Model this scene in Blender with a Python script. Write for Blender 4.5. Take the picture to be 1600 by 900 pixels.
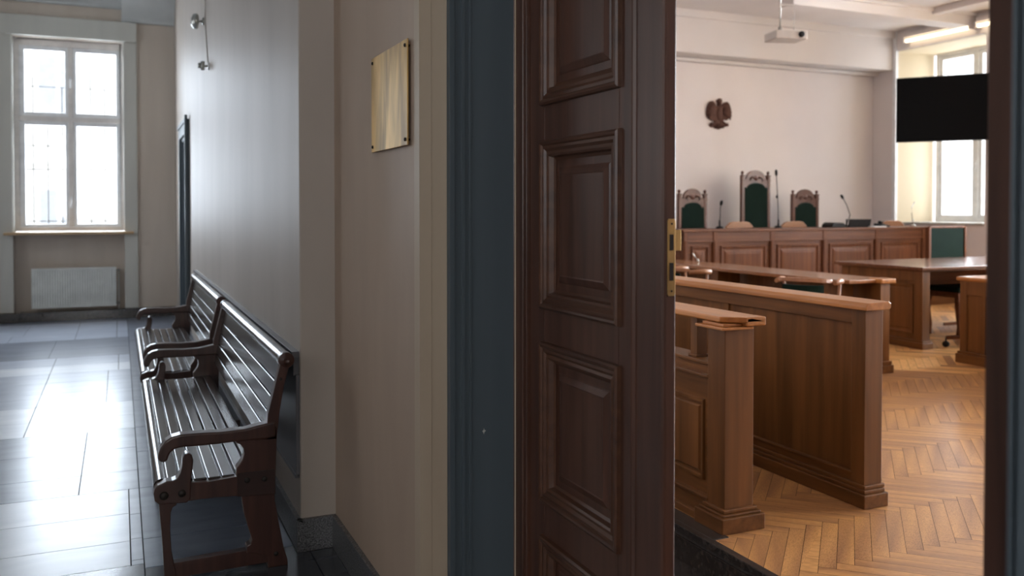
import bpy, bmesh, math, random
from mathutils import Vector, Matrix
random.seed(7)
S = bpy.context.scene
for o in list(bpy.data.objects): bpy.data.objects.remove(o)
COL = S.collection
PI = math.pi

# ------------------------------------------------------------------ camera
F_PX = 1380.0
YAW = math.atan(613/1380); PITCH = math.atan(.02)
cam = bpy.data.cameras.new('camera'); camo = bpy.data.objects.new('camera', cam); COL.objects.link(camo)
camo.location = (0, 0, 1.4); camo.rotation_euler = (PI/2 - PITCH, 0, -YAW)
cam.sensor_width = 36; cam.lens = F_PX/1600*36; cam.shift_y = -(450-353.6)/1600
cam.clip_start = .05; cam.clip_end = 200
cam.dof.use_dof = True; cam.dof.focus_distance = 2.9; cam.dof.aperture_fstop = 3.2
S.camera = camo
# ------------------------------------------------------------------ view / world / light
S.view_settings.view_transform = 'Standard'; S.view_settings.look = 'None'
S.view_settings.gamma = 1; S.view_settings.use_curve_mapping = False
S.view_settings.exposure = 0.0
w = bpy.data.worlds.new('world'); S.world = w; w.use_nodes = True
bg = w.node_tree.nodes['Background']; bg.inputs[0].default_value = (.92, .96, 1, 1); bg.inputs[1].default_value = 3.2

def area(name, loc, rot, sx, sy, power, color, spread=PI):
    l = bpy.data.lights.new(name, 'AREA'); l.shape = 'RECTANGLE'; l.size = sx; l.size_y = sy
    l.energy = power; l.color = color; l.spread = spread
    o = bpy.data.objects.new(name, l); COL.objects.link(o); o.location = loc; o.rotation_euler = rot
    return o
DAY = (.78, .88, 1.0)
# daylight entering at each window, placed just outside the glass
area('daylight_far', (-.55, 12.95, 2.4), (-PI/2, 0, 0), 1.3, 2.5, 185, (.76, .87, 1.0))
area('fill_near', (-.9, -4.5, 2.3), (PI/2, 0, 0), 1.6, 2.4, 62, (1.0, .96, .92))  # fill lamp outside the added window behind the camera
for yy, pw in ((10.1, 34), (6.6, 20), (1.2, 10), (-2.4, 34)):
    area('daylight_left', (-3.05, yy, 2.4), (0, -PI/2, 0), 2.4, 1.3, pw, DAY)
for yy, pw in ((8.72, 62), (5.9, 760), (3.1, 800), (.3, 700)):
    area('daylight_right', (11.5, yy, 2.45), (0, PI/2, 0), 2.4, 1.3, pw, (.86, .92, 1.0))

# ------------------------------------------------------------------ materials
def nmat(name):
    m = bpy.data.materials.new(name); m.use_nodes = True
    nt = m.node_tree; b = nt.nodes['Principled BSDF']
    return m, nt, b
def setb(b, col=None, rough=.5, metal=0, spec=.5, coat=0, coatr=.1):
    if col: b.inputs['Base Color'].default_value = (*col, 1)
    b.inputs['Roughness'].default_value = rough; b.inputs['Metallic'].default_value = metal
    b.inputs['Specular IOR Level'].default_value = spec
    b.inputs['Coat Weight'].default_value = coat; b.inputs['Coat Roughness'].default_value = coatr
def noise_col(nt, b, c1, c2, scale=(1,1,1), nscale=4, detail=4, lo=.35, hi=.65, dist=0, coord='Object'):
    tc = nt.nodes.new('ShaderNodeTexCoord'); mp = nt.nodes.new('ShaderNodeMapping')
    mp.inputs['Scale'].default_value = scale
    nt.links.new(tc.outputs[coord], mp.inputs[0])
    n = nt.nodes.new('ShaderNodeTexNoise'); n.inputs['Scale'].default_value = nscale
    n.inputs['Detail'].default_value = detail; n.inputs['Distortion'].default_value = dist
    nt.links.new(mp.outputs[0], n.inputs['Vector'])
    r = nt.nodes.new('ShaderNodeValToRGB')
    r.color_ramp.elements[0].position = lo; r.color_ramp.elements[0].color = (*c1, 1)
    r.color_ramp.elements[1].position = hi; r.color_ramp.elements[1].color = (*c2, 1)
    nt.links.new(n.outputs[0], r.inputs[0]); nt.links.new(r.outputs[0], b.inputs['Base Color'])
    return n, r, mp
def bump(nt, b, src, strength=.1, dist=.01):
    bp = nt.nodes.new('ShaderNodeBump'); bp.inputs['Strength'].default_value = strength; bp.inputs['Distance'].default_value = dist
    nt.links.new(src, bp.inputs['Height']); nt.links.new(bp.outputs[0], b.inputs['Normal'])
def wood(name, c1, c2, axis='Z', rough=.35, coat=.3, coatr=.15, k=1.0, spec=.4, bmp=.04):
    m, nt, b = nmat(name); setb(b, None, rough, 0, spec, coat, coatr)
    sc = {'X': (.35, 6, 6), 'Y': (6, .35, 6), 'Z': (6, 6, .35)}[axis]
    n, r, mp = noise_col(nt, b, c1, c2, tuple(s*k for s in sc), 5, 6, .3, .7, .3)
    bump(nt, b, n.outputs[0], bmp, .003)
    return m
def plain(name, col, rough=.5, metal=0, spec=.5, coat=0):
    m, nt, b = nmat(name); setb(b, col, rough, metal, spec, coat)
    n, r, mp = noise_col(nt, b, tuple(c*.93 for c in col), tuple(min(1, c*1.05) for c in col), (1,1,1), 9, 3)
    return m
def plaster(name, c1, c2, rough=.6, streak=(3, 3, .5), bs=.05, nscale=1.6, spec=.3):
    m, nt, b = nmat(name); setb(b, None, rough, 0, spec)
    n, r, mp = noise_col(nt, b, c1, c2, streak, nscale, 6, .3, .7, .2)
    n2 = nt.nodes.new('ShaderNodeTexNoise'); n2.inputs['Scale'].default_value = 60; n2.inputs['Detail'].default_value = 3
    tc = nt.nodes.new('ShaderNodeTexCoord'); nt.links.new(tc.outputs['Object'], n2.inputs['Vector'])
    bump(nt, b, n2.outputs[0], bs, .004)
    return m
M = {}
M['door'] = wood('door_wood', (.058, .024, .015), (.108, .045, .028), 'Z', .38, .25, .2)
M['door_h'] = wood('door_wood_rail', (.060, .024, .013), (.105, .043, .022), 'Y', .38, .25, .2)
M['bench'] = wood('bench_wood', (.010, .005, .004), (.024, .010, .008), 'Y', .25, .25, .12, 1, .45, 0.0)
M['bench_end'] = wood('bench_end_wood', (.032, .0135, .0105), (.066, .027, .020), 'Z', .36, .3, .18)
M['bracket'] = wood('dark_bracket_wood', (.018, .008, .007), (.036, .015, .012), 'X', .45, .1, .2)
M['oakZ'] = wood('court_wood_upright', (.100, .040, .010), (.200, .082, .023), 'Z', .45, .08, .3, .55, .3)
M['oakY'] = wood('court_wood_long', (.100, .040, .010), (.200, .082, .023), 'Y', .42, .08, .3, 1, .3)
M['oakX'] = wood('court_wood_cross', (.10, .040, .011), (.19, .078, .024), 'X', .45, .08, .3, 1, .3)
M['topY'] = wood('rail_top_wood_lit', (.33, .125, .030), (.50, .21, .058), 'Y', .32, .25, .15)  # orange top wood, with the highlight on the rails put into its colour
M['redX'] = wood('bench_front_wood', (.085, .030, .012), (.155, .056, .022), 'X', .5, .05, .3, 1, .25)
M['redZ'] = wood('bench_front_wood_upright', (.085, .030, .012), (.155, .056, .022), 'Z', .55, .05, .3, 1, .2)
M['tableX'] = wood('polished_table_wood', (.095, .034, .016), (.165, .062, .027), 'X', .26, .5, .12, 1, .5)
M['deskY'] = wood('polished_desk_wood', (.22, .085, .030), (.34, .14, .052), 'Y', .26, .5, .12, 1, .5)
M['chairw'] = wood('chair_wood', (.075, .028, .017), (.13, .05, .03), 'Z', .4, .2, .2)
M['lightw'] = wood('light_chair_wood', (.26, .115, .05), (.38, .175, .08), 'X', .4, .2, .2)
M['wall_c'] = plaster('corridor_plaster', (.385, .335, .29), (.47, .41, .36), .52, (.8, .8, .28), .05, 2.2, .35)
M['wall_far'] = plaster('corridor_far_plaster', (.53, .455, .385), (.60, .52, .445), .6)
M['wall_2'] = plaster('corridor_near_plaster', (.40, .30, .23), (.47, .36, .275), .55, (2, 2, .6))
M['cream'] = plaster('cream_reveal_paint', (.44, .35, .26), (.50, .41, .31), .5)
M['pale'] = plaster('pale_window_surround', (.50, .49, .45), (.56, .55, .50), .5)
M['ceil_c'] = plaster('corridor_ceiling', (.50, .52, .52), (.56, .58, .58), .7)
M['court'] = plaster('court_wall_paint', (.715, .66, .64), (.77, .715, .695), .7, (.6, .6, .6), .03)
M['court_cool'] = plaster('court_ceiling_paint', (.66, .62, .60), (.72, .68, .66), .8, (.6, .6, .6), .02)
M['niche'] = plaster('window_niche_lamp_tint', (.62, .52, .36), (.66, .56, .40), .7, (.6, .6, .6), .02)  # cream paint with the tube lights' yellow glow put into the colour
M['blue'] = plaster('blue_grey_paint', (.072, .092, .106), (.088, .110, .126), .45, (8, 8, .3), .03, 1.5, .35)
M['board'] = plaster('dado_board_paint', (.10, .10, .11), (.13, .13, .14), .32, (2, 2, 2), .01, 1, .5)
M['white'] = plain('white_paint', (.80, .81, .82), .35)
M['frame'] = plain('window_frame_paint', (.72, .68, .65), .4)
M['sill'] = wood('sill_wood', (.42, .28, .15), (.52, .36, .2), 'X', .4)
M['rad'] = plain('radiator_enamel', (.74, .75, .72), .35)
M['brass'] = None
M['steel'] = plain('brushed_steel', (.45, .45, .42), .3, 1)
M['bronze'] = plain('dark_iron', (.03, .025, .022), .5, .6)
M['black'] = plain('black_plastic', (.008, .008, .009), .55, 0, .25)
M['screen'] = plain('black_screen', (.001, .001, .0012), .3, 0, .08)
M['green'] = plain('green_leather', (.009, .020, .015), .8, 0, .06)
M['greyp'] = plain('grey_plastic', (.55, .52, .48), .5)
M['paper'] = plain('white_paper', (.75, .75, .75), .8)
M['emblem'] = plain('carved_emblem_wood', (.13, .07, .055), .9, 0, .1)
M['facade'] = plaster('pale_facade', (.70, .70, .68), (.78, .78, .76), .9)
M['glassdark'] = plain('dark_glass', (.40, .43, .47), .6)
M['green_tree'] = plain('leaf_green', (.25, .35, .15), .8)
# brass with tarnish streaks
m, nt, b = nmat('tarnished_brass'); setb(b, None, .42, .75, .5)
n, r, mp = noise_col(nt, b, (.26, .165, .065), (.82, .54, .21), (5, 5, 1.1), 2.2, 5, .32, .68, .6)
M['brass'] = m
m, nt, b = nmat('granite'); setb(b, None, .3, 0, .5, .3)
n, r, mp = noise_col(nt, b, (.02, .02, .022), (.26, .26, .27), (1, 1, 1), 170, 5, .36, .80)
M['granite'] = m
m, nt, b = nmat('black_stone'); setb(b, None, .22, 0, .5, .4)
n, r, mp = noise_col(nt, b, (.022, .019, .017), (.060, .052, .046), (1, 1, 1), 45, 8, .35, .75)
M['stone'] = m
def marble(name, c1, c2, rough, sc=(1.2, 5, 1)):
    m, nt, b = nmat(name); setb(b, None, rough, 0, .5)
    n, r, mp = noise_col(nt, b, c1, c2, sc, 1.7, 7, .3, .7, .5)
    n2 = nt.nodes.new('ShaderNodeTexNoise'); n2.inputs['Scale'].default_value = 14; n2.inputs['Detail'].default_value = 4
    tc = nt.nodes.new('ShaderNodeTexCoord'); nt.links.new(tc.outputs['Object'], n2.inputs['Vector'])
    bump(nt, b, n2.outputs[0], .03, .01)
    return m
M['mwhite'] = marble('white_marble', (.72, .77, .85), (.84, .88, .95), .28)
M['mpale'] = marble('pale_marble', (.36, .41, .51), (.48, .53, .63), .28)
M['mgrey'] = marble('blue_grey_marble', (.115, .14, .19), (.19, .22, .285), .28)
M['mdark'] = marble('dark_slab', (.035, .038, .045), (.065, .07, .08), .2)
M['joint'] = plain('dark_joint', (.02, .022, .028), .8)
# glass pane
m = bpy.data.materials.new('window_glass'); m.use_nodes = True; nt = m.node_tree; nt.nodes.clear()
out = nt.nodes.new('ShaderNodeOutputMaterial'); mx = nt.nodes.new('ShaderNodeMixShader'); mx.inputs[0].default_value = .06
tr = nt.nodes.new('ShaderNodeBsdfTransparent'); gl = nt.nodes.new('ShaderNodeBsdfGlossy'); gl.inputs['Roughness'].default_value = .03
nt.links.new(tr.outputs[0], mx.inputs[1]); nt.links.new(gl.outputs[0], mx.inputs[2]); nt.links.new(mx.outputs[0], out.inputs[0])
M['glass'] = m
def emis(name, col, st):
    m = bpy.data.materials.new(name); m.use_nodes = True; nt = m.node_tree; nt.nodes.clear()
    out = nt.nodes.new('ShaderNodeOutputMaterial'); e = nt.nodes.new('ShaderNodeEmission')
    e.inputs[0].default_value = (*col, 1); e.inputs[1].default_value = st; nt.links.new(e.outputs[0], out.inputs[0]); return m
M['tube'] = emis('warm_tube', (1, .82, .56), 4)
# parquet: per plank random value in colour attribute, grain along uv
m, nt, b = nmat('parquet_planks'); setb(b, None, .33, 0, .5, .2, .2)
at = nt.nodes.new('ShaderNodeAttribute'); at.attribute_name = 'plank'
uv = nt.nodes.new('ShaderNodeUVMap'); uv.uv_map = 'UVMap'
mp = nt.nodes.new('ShaderNodeMapping'); mp.inputs['Scale'].default_value = (2.2, 34, 1); nt.links.new(uv.outputs[0], mp.inputs[0])
ad = nt.nodes.new('ShaderNodeVectorMath'); ad.operation = 'ADD'; nt.links.new(mp.outputs[0], ad.inputs[0])
sp = nt.nodes.new('ShaderNodeVectorMath'); sp.operation = 'SCALE'; sp.inputs['Scale'].default_value = 37; nt.links.new(at.outputs['Color'], sp.inputs[0]); nt.links.new(sp.outputs[0], ad.inputs[1])
n = nt.nodes.new('ShaderNodeTexNoise'); n.inputs['Scale'].default_value = 1; n.inputs['Detail'].default_value = 5; nt.links.new(ad.outputs[0], n.inputs['Vector'])
r1 = nt.nodes.new('ShaderNodeValToRGB')
els = r1.color_ramp.elements; els[0].position = 0; els[0].color = (.36, .17, .075, 1); els[1].position = 1; els[1].color = (.95, .55, .21, 1)
e = els.new(.28); e.color = (.66, .34, .12, 1); e = els.new(.6); e.color = (.84, .45, .155, 1)
nt.links.new(at.outputs['Fac'], r1.inputs[0])
mxx = nt.nodes.new('ShaderNodeMix'); mxx.data_type = 'RGBA'; mxx.blend_type = 'MULTIPLY'; mxx.inputs[0].default_value = 1
r2 = nt.nodes.new('ShaderNodeValToRGB'); r2.color_ramp.elements[0].position = .3; r2.color_ramp.elements[0].color = (.62, .58, .54, 1); r2.color_ramp.elements[1].position = .6; r2.color_ramp.elements[1].color = (1, 1, 1, 1)
nt.links.new(n.outputs[0], r2.inputs[0]); nt.links.new(r1.outputs[0], mxx.inputs[6]); nt.links.new(r2.outputs[0], mxx.inputs[7]); nt.links.new(mxx.outputs[2], b.inputs['Base Color'])
M['parquet'] = m

# ------------------------------------------------------------------ mesh helpers
class MB:
    def __init__(s): s.v = []; s.f = []; s.m = []; s.sm = []
    def add(s, verts, faces, mi=0, smooth=False):
        k = len(s.v); s.v += [tuple(v) for v in verts]
        for f in faces: s.f.append(tuple(i+k for i in f)); s.m.append(mi); s.sm.append(smooth)
        return s
    def box(s, x0, x1, y0, y1, z0, z1, mi=0):
        x0, x1 = min(x0,x1), max(x0,x1); y0, y1 = min(y0,y1), max(y0,y1); z0, z1 = min(z0,z1), max(z0,z1)
        return s.add([(x0,y0,z0),(x1,y0,z0),(x1,y1,z0),(x0,y1,z0),(x0,y0,z1),(x1,y0,z1),(x1,y1,z1),(x0,y1,z1)],
                     [(0,3,2,1),(4,5,6,7),(0,1,5,4),(1,2,6,5),(2,3,7,6),(3,0,4,7)], mi)
    def prism(s, poly, axis, a0, a1, mi=0, smooth=False):
        # poly: 2d points; axis Y -> (x,z); X -> (y,z); Z -> (x,y)
        def P(p, a): return {'Y': (p[0], a, p[1]), 'X': (a, p[0], p[1]), 'Z': (p[0], p[1], a)}[axis]
        n = len(poly)
        s.add([P(p, a0) for p in poly] + [P(p, a1) for p in poly], [tuple(range(n)), tuple(range(2*n-1, n-1, -1))], mi, False)
        return s.add([P(p, a0) for p in poly] + [P(p, a1) for p in poly], [(i, i+n, (i+1)%n+n, (i+1)%n) for i in range(n)], mi, smooth)
    def tube(s, pts, r, n=8, mi=0, cap=True):
        pts = [Vector(p) for p in pts]; rr = r if isinstance(r, (list, tuple)) else [r]*len(pts); k = len(s.v)
        ref = Vector((0,0,1)); V = []
        for i, p in enumerate(pts):
            t = (pts[min(i+1, len(pts)-1)] - pts[max(i-1, 0)]).normalized()
            a = ref if abs(t.dot(ref)) < .95 else Vector((1,0,0))
            u = t.cross(a).normalized(); v = t.cross(u)
            V += [p + (u*math.cos(2*PI*j/n) + v*math.sin(2*PI*j/n))*rr[i] for j in range(n)]
        Fc = [(i*n+j, i*n+(j+1)%n, (i+1)*n+(j+1)%n, (i+1)*n+j) for i in range(len(pts)-1) for j in range(n)]
        s.add(V, Fc, mi, True)
        if cap: s.add(V[:n], [tuple(range(n))], mi); s.add(V[-n:], [tuple(range(n-1,-1,-1))], mi)
        return s
    def lathe(s, prof, c, n=16, mi=0, axis='Z'):
        V = []
        for r, h in prof:
            for j in range(n):
                a = 2*PI*j/n; p = (r*math.cos(a), r*math.sin(a), h)
                if axis == 'X': p = (h, p[0], p[1])
                if axis == 'Y': p = (p[0], h, p[1])
                V.append((c[0]+p[0], c[1]+p[1], c[2]+p[2]))
        Fc = [(i*n+j, i*n+(j+1)%n, (i+1)*n+(j+1)%n, (i+1)*n+j) for i in range(len(prof)-1) for j in range(n)]
        s.add(V, Fc, mi, True)
        if prof[0][0] > 1e-5: s.add(V[:n], [tuple(range(n-1,-1,-1))], mi)
        if prof[-1][0] > 1e-5: s.add(V[-n:], [tuple(range(n))], mi)
        return s
    def rings(s, O, U, V, N, w, h, prof, mi=0, cap=True):
        # concentric rectangle rings: prof [(inset, height)]
        O, U, V, N = Vector(O), Vector(U), Vector(V), Vector(N); P = []
        for i, hh in prof:
            for a, b in ((i, i), (w-i, i), (w-i, h-i), (i, h-i)): P.append(O + U*a + V*b + N*hh)
        Fc = [(k*4+j, k*4+(j+1)%4, (k+1)*4+(j+1)%4, (k+1)*4+j) for k in range(len(prof)-1) for j in range(4)]
        if cap: q = (len(prof)-1)*4; Fc.append((q, q+1, q+2, q+3))
        return s.add(P, Fc, mi)
    def build(s, name, mat, parent=None, bevel=0, seg=2, loc=None, fixn=True):
        me = bpy.data.meshes.new(name); me.from_pydata(s.v, [], s.f); me.update()
        for mm in (mat if isinstance(mat, (list, tuple)) else [mat]): me.materials.append(mm)
        for i, p in enumerate(me.polygons): p.material_index = s.m[i]; p.use_smooth = s.sm[i]
        if fixn:
            bm = bmesh.new(); bm.from_mesh(me); bmesh.ops.remove_doubles(bm, verts=bm.verts, dist=1e-5)
            bmesh.ops.recalc_face_normals(bm, faces=bm.faces); bm.to_mesh(me); bm.free()
        o = bpy.data.objects.new(name, me); COL.objects.link(o)
        if parent is not None: o.parent = parent
        if loc: o.location = loc
        if bevel:
            bv = o.modifiers.new('bevel', 'BEVEL'); bv.width = bevel; bv.segments = seg; bv.limit_method = 'ANGLE'; bv.angle_limit = math.radians(40)
        return o
def tag(o, label, cat, group=None):
    o['label'] = label; o['category'] = cat
    if group: o['group'] = group
    return o
def struct(name, mb, mat, bevel=0, label=None, fixn=True):
    o = mb.build(name, mat, None, bevel, fixn=fixn); o['kind'] = 'structure'
    if label: o['label'] = label
    return o
def empty(name, loc=(0,0,0), rz=0):
    o = bpy.data.objects.new(name, None); COL.objects.link(o); o.location = loc; o.rotation_euler = (0,0,rz); o.empty_display_size = .1
    return o
def thing(name, label, cat, loc=(0,0,0), rz=0, group=None): return tag(empty(name, loc, rz), label, cat, group)
def copy_tree(o, parent=None):
    c = o.copy(); COL.objects.link(c)
    if parent is not None: c.parent = parent
    for ch in list(o.children): copy_tree(ch, c)
    return c
def arc(cx, cy, r, a0, a1, n):
    return [(cx + r*math.cos(math.radians(a0+(a1-a0)*i/n)), cy + r*math.sin(math.radians(a0+(a1-a0)*i/n))) for i in range(n+1)]

HC = .145       # courtroom floor level above the corridor
XB, XP, XS = .667, .811, 2.019   # bench wall, plaque wall, step edge
YR0, YR1 = .585, 2.487            # doorway reveal
YF = 12.35                       # corridor end wall
CT = 4.12                        # corridor ceiling

# ================================================================== STRUCTURE: corridor floor
fl = MB()
fl.box(-2.6, 2.6, -4, 13.2, -.1, -.004, 4)
def slab(x0, x1, y0, y1, mi, g=.0025): fl.box(x0+g, x1-g, y0+g, y1-g, -.02, 0, mi)
def row(y0, y1, xs, mi):
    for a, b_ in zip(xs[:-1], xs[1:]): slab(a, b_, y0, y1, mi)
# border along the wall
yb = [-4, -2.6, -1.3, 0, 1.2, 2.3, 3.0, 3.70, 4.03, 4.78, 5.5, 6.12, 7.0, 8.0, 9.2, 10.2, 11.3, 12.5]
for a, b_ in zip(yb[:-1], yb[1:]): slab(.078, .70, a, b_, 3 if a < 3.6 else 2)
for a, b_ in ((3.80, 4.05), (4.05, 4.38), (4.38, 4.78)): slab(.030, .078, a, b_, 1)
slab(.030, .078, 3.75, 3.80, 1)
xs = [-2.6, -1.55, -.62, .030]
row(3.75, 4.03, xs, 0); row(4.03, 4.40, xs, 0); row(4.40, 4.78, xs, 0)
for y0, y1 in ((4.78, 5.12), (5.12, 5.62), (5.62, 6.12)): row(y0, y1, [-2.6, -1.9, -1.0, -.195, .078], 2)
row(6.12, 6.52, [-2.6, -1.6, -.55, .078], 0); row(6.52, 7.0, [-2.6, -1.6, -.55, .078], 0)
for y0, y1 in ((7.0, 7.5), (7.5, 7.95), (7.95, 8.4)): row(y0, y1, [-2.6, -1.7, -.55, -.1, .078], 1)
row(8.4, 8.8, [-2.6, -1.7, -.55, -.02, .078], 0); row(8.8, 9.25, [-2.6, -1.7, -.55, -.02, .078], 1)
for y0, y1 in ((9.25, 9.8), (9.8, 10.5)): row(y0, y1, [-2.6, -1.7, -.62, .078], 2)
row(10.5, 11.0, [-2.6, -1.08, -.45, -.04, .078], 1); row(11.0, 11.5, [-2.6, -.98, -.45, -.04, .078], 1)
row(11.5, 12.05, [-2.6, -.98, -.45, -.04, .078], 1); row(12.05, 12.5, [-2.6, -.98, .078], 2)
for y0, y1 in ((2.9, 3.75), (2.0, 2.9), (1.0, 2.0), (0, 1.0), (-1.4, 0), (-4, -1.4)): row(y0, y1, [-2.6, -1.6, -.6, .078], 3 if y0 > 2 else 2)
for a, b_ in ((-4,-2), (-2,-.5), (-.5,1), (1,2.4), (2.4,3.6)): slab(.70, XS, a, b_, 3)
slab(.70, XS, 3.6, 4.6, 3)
struct('floor', fl, [M['mwhite'], M['mpale'], M['mgrey'], M['mdark'], M['joint']])

# ---- courtroom parquet (herringbone)
def parquet():
    L, W = .475, .0594; n = 8
    X0, X1, Y0, Y1 = XS+.03, 10.3, -.9, 9.9
    verts, faces, cols, uvs, mis = [], [], [], [], []
    c45 = math.sqrt(.5)
    def T(u, v): return ((u+v)*c45 + XS, (-u+v)*c45 + 2.33)
    def inside(p): return X0 <= p[0] <= X1 and Y0 <= p[1] <= Y1
    g = .0008
    def clip(poly):
        def cl(P, f, inter):
            out = []
            for i in range(len(P)):
                a, b_ = P[i], P[(i+1) % len(P)]
                fa, fb = f(a), f(b_)
                if fa >= 0: out.append(a)
                if (fa >= 0) != (fb >= 0):
                    t = fa/(fa-fb); out.append(tuple(a[k]+(b_[k]-a[k])*t for k in range(len(a))))
            return out
        for f in (lambda p: p[0]-X0, lambda p: X1-p[0], lambda p: p[1]-Y0, lambda p: Y1-p[1]):
            poly = cl(poly, f, None)
            if len(poly) < 3: return []
        return poly
    R = 260
    for j in range(-R, R):
        for i in range(-R, R):
            d = (i-j) % (2*n)
            if d == 0: u0, u1, v0, v1, hz = i*W, (i+n)*W, j*W, (j+1)*W, True
            elif d == 2*n-1: u0, u1, v0, v1, hz = i*W, (i+1)*W, j*W, (j+n)*W, False
            else: continue
            cx, cy = T((u0+u1)/2, (v0+v1)/2)
            if cx < X0-.3 or cx > X1+.3 or cy < Y0-.3 or cy > Y1+.3: continue
            P = []
            for (u, v) in ((u0+g, v0+g), (u1-g, v0+g), (u1-g, v1-g), (u0+g, v1-g)):
                x, y = T(u, v); P.append((x, y, (u-u0), (v-v0)) if hz else (x, y, (v-v0), (u-u0)))
            P = clip(P)
            if not P: continue
            k = len(verts); verts += [(p[0], p[1], HC) for p in P]; faces.append(tuple(range(k, k+len(P))))
            rnd = random.random(); cols.append(rnd); uvs.append([(p[2], p[3]) for p in P]); mis.append(0)
    # screed under the planks
    k = len(verts)
    verts += [(XS+.01, Y0, HC-.0015), (X1, Y0, HC-.0015), (X1, Y1, HC-.0015), (XS+.01, Y1, HC-.0015)]
    faces.append((k, k+1, k+2, k+3)); cols.append(0); uvs.append([(0,0)]*4); mis.append(1)
    k = len(verts)
    verts += [(XS+.01, Y0, -.1), (X1, Y0, -.1), (X1, Y1, -.1), (XS+.01, Y1, -.1)]
    faces.append((k, k+3, k+2, k+1)); cols.append(0); uvs.append([(0,0)]*4); mis.append(1)
    me = bpy.data.meshes.new('floor'); me.from_pydata(verts, [], faces); me.update()
    me.materials.append(M['parquet']); me.materials.append(M['joint'])
    ul = me.uv_layers.new(name='UVMap'); ca = me.color_attributes.new('plank', 'FLOAT_COLOR', 'CORNER')
    for p in me.polygons:
        p.material_index = mis[p.index]
        for q, li in enumerate(p.loop_indices):
            ul.data[li].uv = uvs[p.index][q]; c = cols[p.index]; ca.data[li].color = (c, c, c, 1)
    # upward normals
    bm = bmesh.new(); bm.from_mesh(me)
    for f in bm.faces:
        f.normal_update()
        if f.normal.z < 0 and f.material_index == 0: f.normal_flip()
    bm.to_mesh(me); bm.free()
    o = bpy.data.objects.new('floor', me); COL.objects.link(o); o['kind'] = 'structure'
    o['label'] = 'golden herringbone parquet floor of the courtroom'
parquet()
# ---- stone step up into the courtroom
st = MB()
st.prism([(XS-.006, HC+.002), (XS+.03, HC+.002), (XS+.03, -.05), (XS+.02, -.05), (XS+.02, .095), (XS-.0, .105), (XS-.006, .118)], 'Y', -.9, 6.0)
st.box(XS+.004, XS+.03, -.9, 6.0, -.05, .10)
st.box(XS+.02, 2.115, 2.72, 6.0, HC-.03, HC+.003, 1)
struct('trim_1', st, [M['stone'], M['stone']], .003, 'dark stone step edge up into the courtroom')
tl = MB(); tl.box(XS-.10, XS+.018, -.9, 6.0, -.02, .004)
struct('trim_2', tl, M['stone'], .002, 'thin dark stone strip on the floor along the foot of the step')

# ================================================================== walls
# right wall of the corridor: bench wall with side door opening, plaque wall, piers
DY0, DY1, DZ = 9.86, 10.98, 2.20
wb = MB()
wb.box(XB, 1.3, 3.63, DY0, 0, CT); wb.box(XB, 1.3, DY1, YF+.6, 0, CT); wb.box(XB, 1.3, DY0, DY1, DZ, CT)
struct('wall_right', wb, M['wall_c'], .006)
wp = MB()
wp.box(XP, 1.3, YR1, 3.63, 0, CT)
wp.box(XP-.006, XP+.03, YR1-.005, YR1+.045, 0, CT, 1)
struct('wall_right', wp, [M['wall_2'], M['cream']])
wn = MB(); wn.box(XP, 1.3, -4, YR0, 0, CT); wn.box(XP, 1.3, YR0, YR1, 3.05, CT)
struct('wall_right', wn, M['wall_2'], .008)
# cream facing of the far reveal
rv = MB(); rv.box(XP+.0295, .893, YR1-.003, YR1+.02, 0, 3.05)
struct('trim_3', rv, M['cream'], .003, 'cream painted strip between corridor wall and blue door surround')
# blue door surround (far side)
bl = MB()
bl.box(.892, 1.106, YR1-.02, YR1+.02, 0, 3.05)
bl.box(.892, .908, YR1-.027, YR1+.02, 0, 3.05)
bl.box(.930, .942, YR1-.025, YR1+.02, 0, 3.05)
bl.box(.955, .962, YR1-.023, YR1+.02, 0, 3.05)
bl.prism([(1.003, .737), (1.0045, .730), (1.010, .728), (1.004, .722), (1.0025, .715), (1.001, .722), (.997, .727), (1.0015, .730)], 'Y', YR1-.0206, YR1-.019, 1)
bl.box(.892, 1.106, YR0, YR1, 3.03, 3.06)
bl.box(1.104, 1.111, YR1-.022, YR1+.02, 0, 3.05, 2)
struct('trim_4', bl, [M['blue'], M['pale'], M['cream']], .0025, 'tall blue-grey painted door surround left of the brown door')
bn = MB(); bn.box(XP-.02, XP+.02, .30, YR0, 0, 3.2); bn.box(XP-.03, XP, .30, .36, 0, 3.2); bn.box(XP-.02, 1.106, YR0-.01, YR0+.004, 0, 3.05)
struct('trim_5', bn, M['blue'], .003, 'blue-grey painted door surround at the right picture edge')
# corridor end wall with window niche
we = MB()
WX0, WX1, WZ0, WZ1 = -1.19, .085, 1.11, 3.51
we.box(-2.6, WX0, YF, YF+.7, 0, CT); we.box(WX1, XB+.1, YF, YF+.7, 0, CT)
we.box(WX0, WX1, YF, YF+.7, WZ1, CT)
we.box(WX0, WX1, YF+.16, YF+.7, 0, WZ0)
struct('wall_back', we, M['wall_far'], .004)
ws = MB()   # pale surround strips and lintel
ws.box(-1.335, WX0, YF-.035, YF+.02, .125, WZ1+.01); ws.box(WX1-.03, .215, YF-.035, YF+.02, .125, WZ1+.01)
ws.box(-1.335, .215, YF-.07, YF+.02, 3.52, 3.765)
ws.box(WX0-.003, WX0+.012, YF-.02, YF+.2, WZ0, WZ1); ws.box(WX1-.012, WX1+.003, YF-.02, YF+.2, WZ0, WZ1)
struct('trim_6', ws, M['pale'], .006, 'pale flat surround and lintel around the corridor window')
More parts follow.
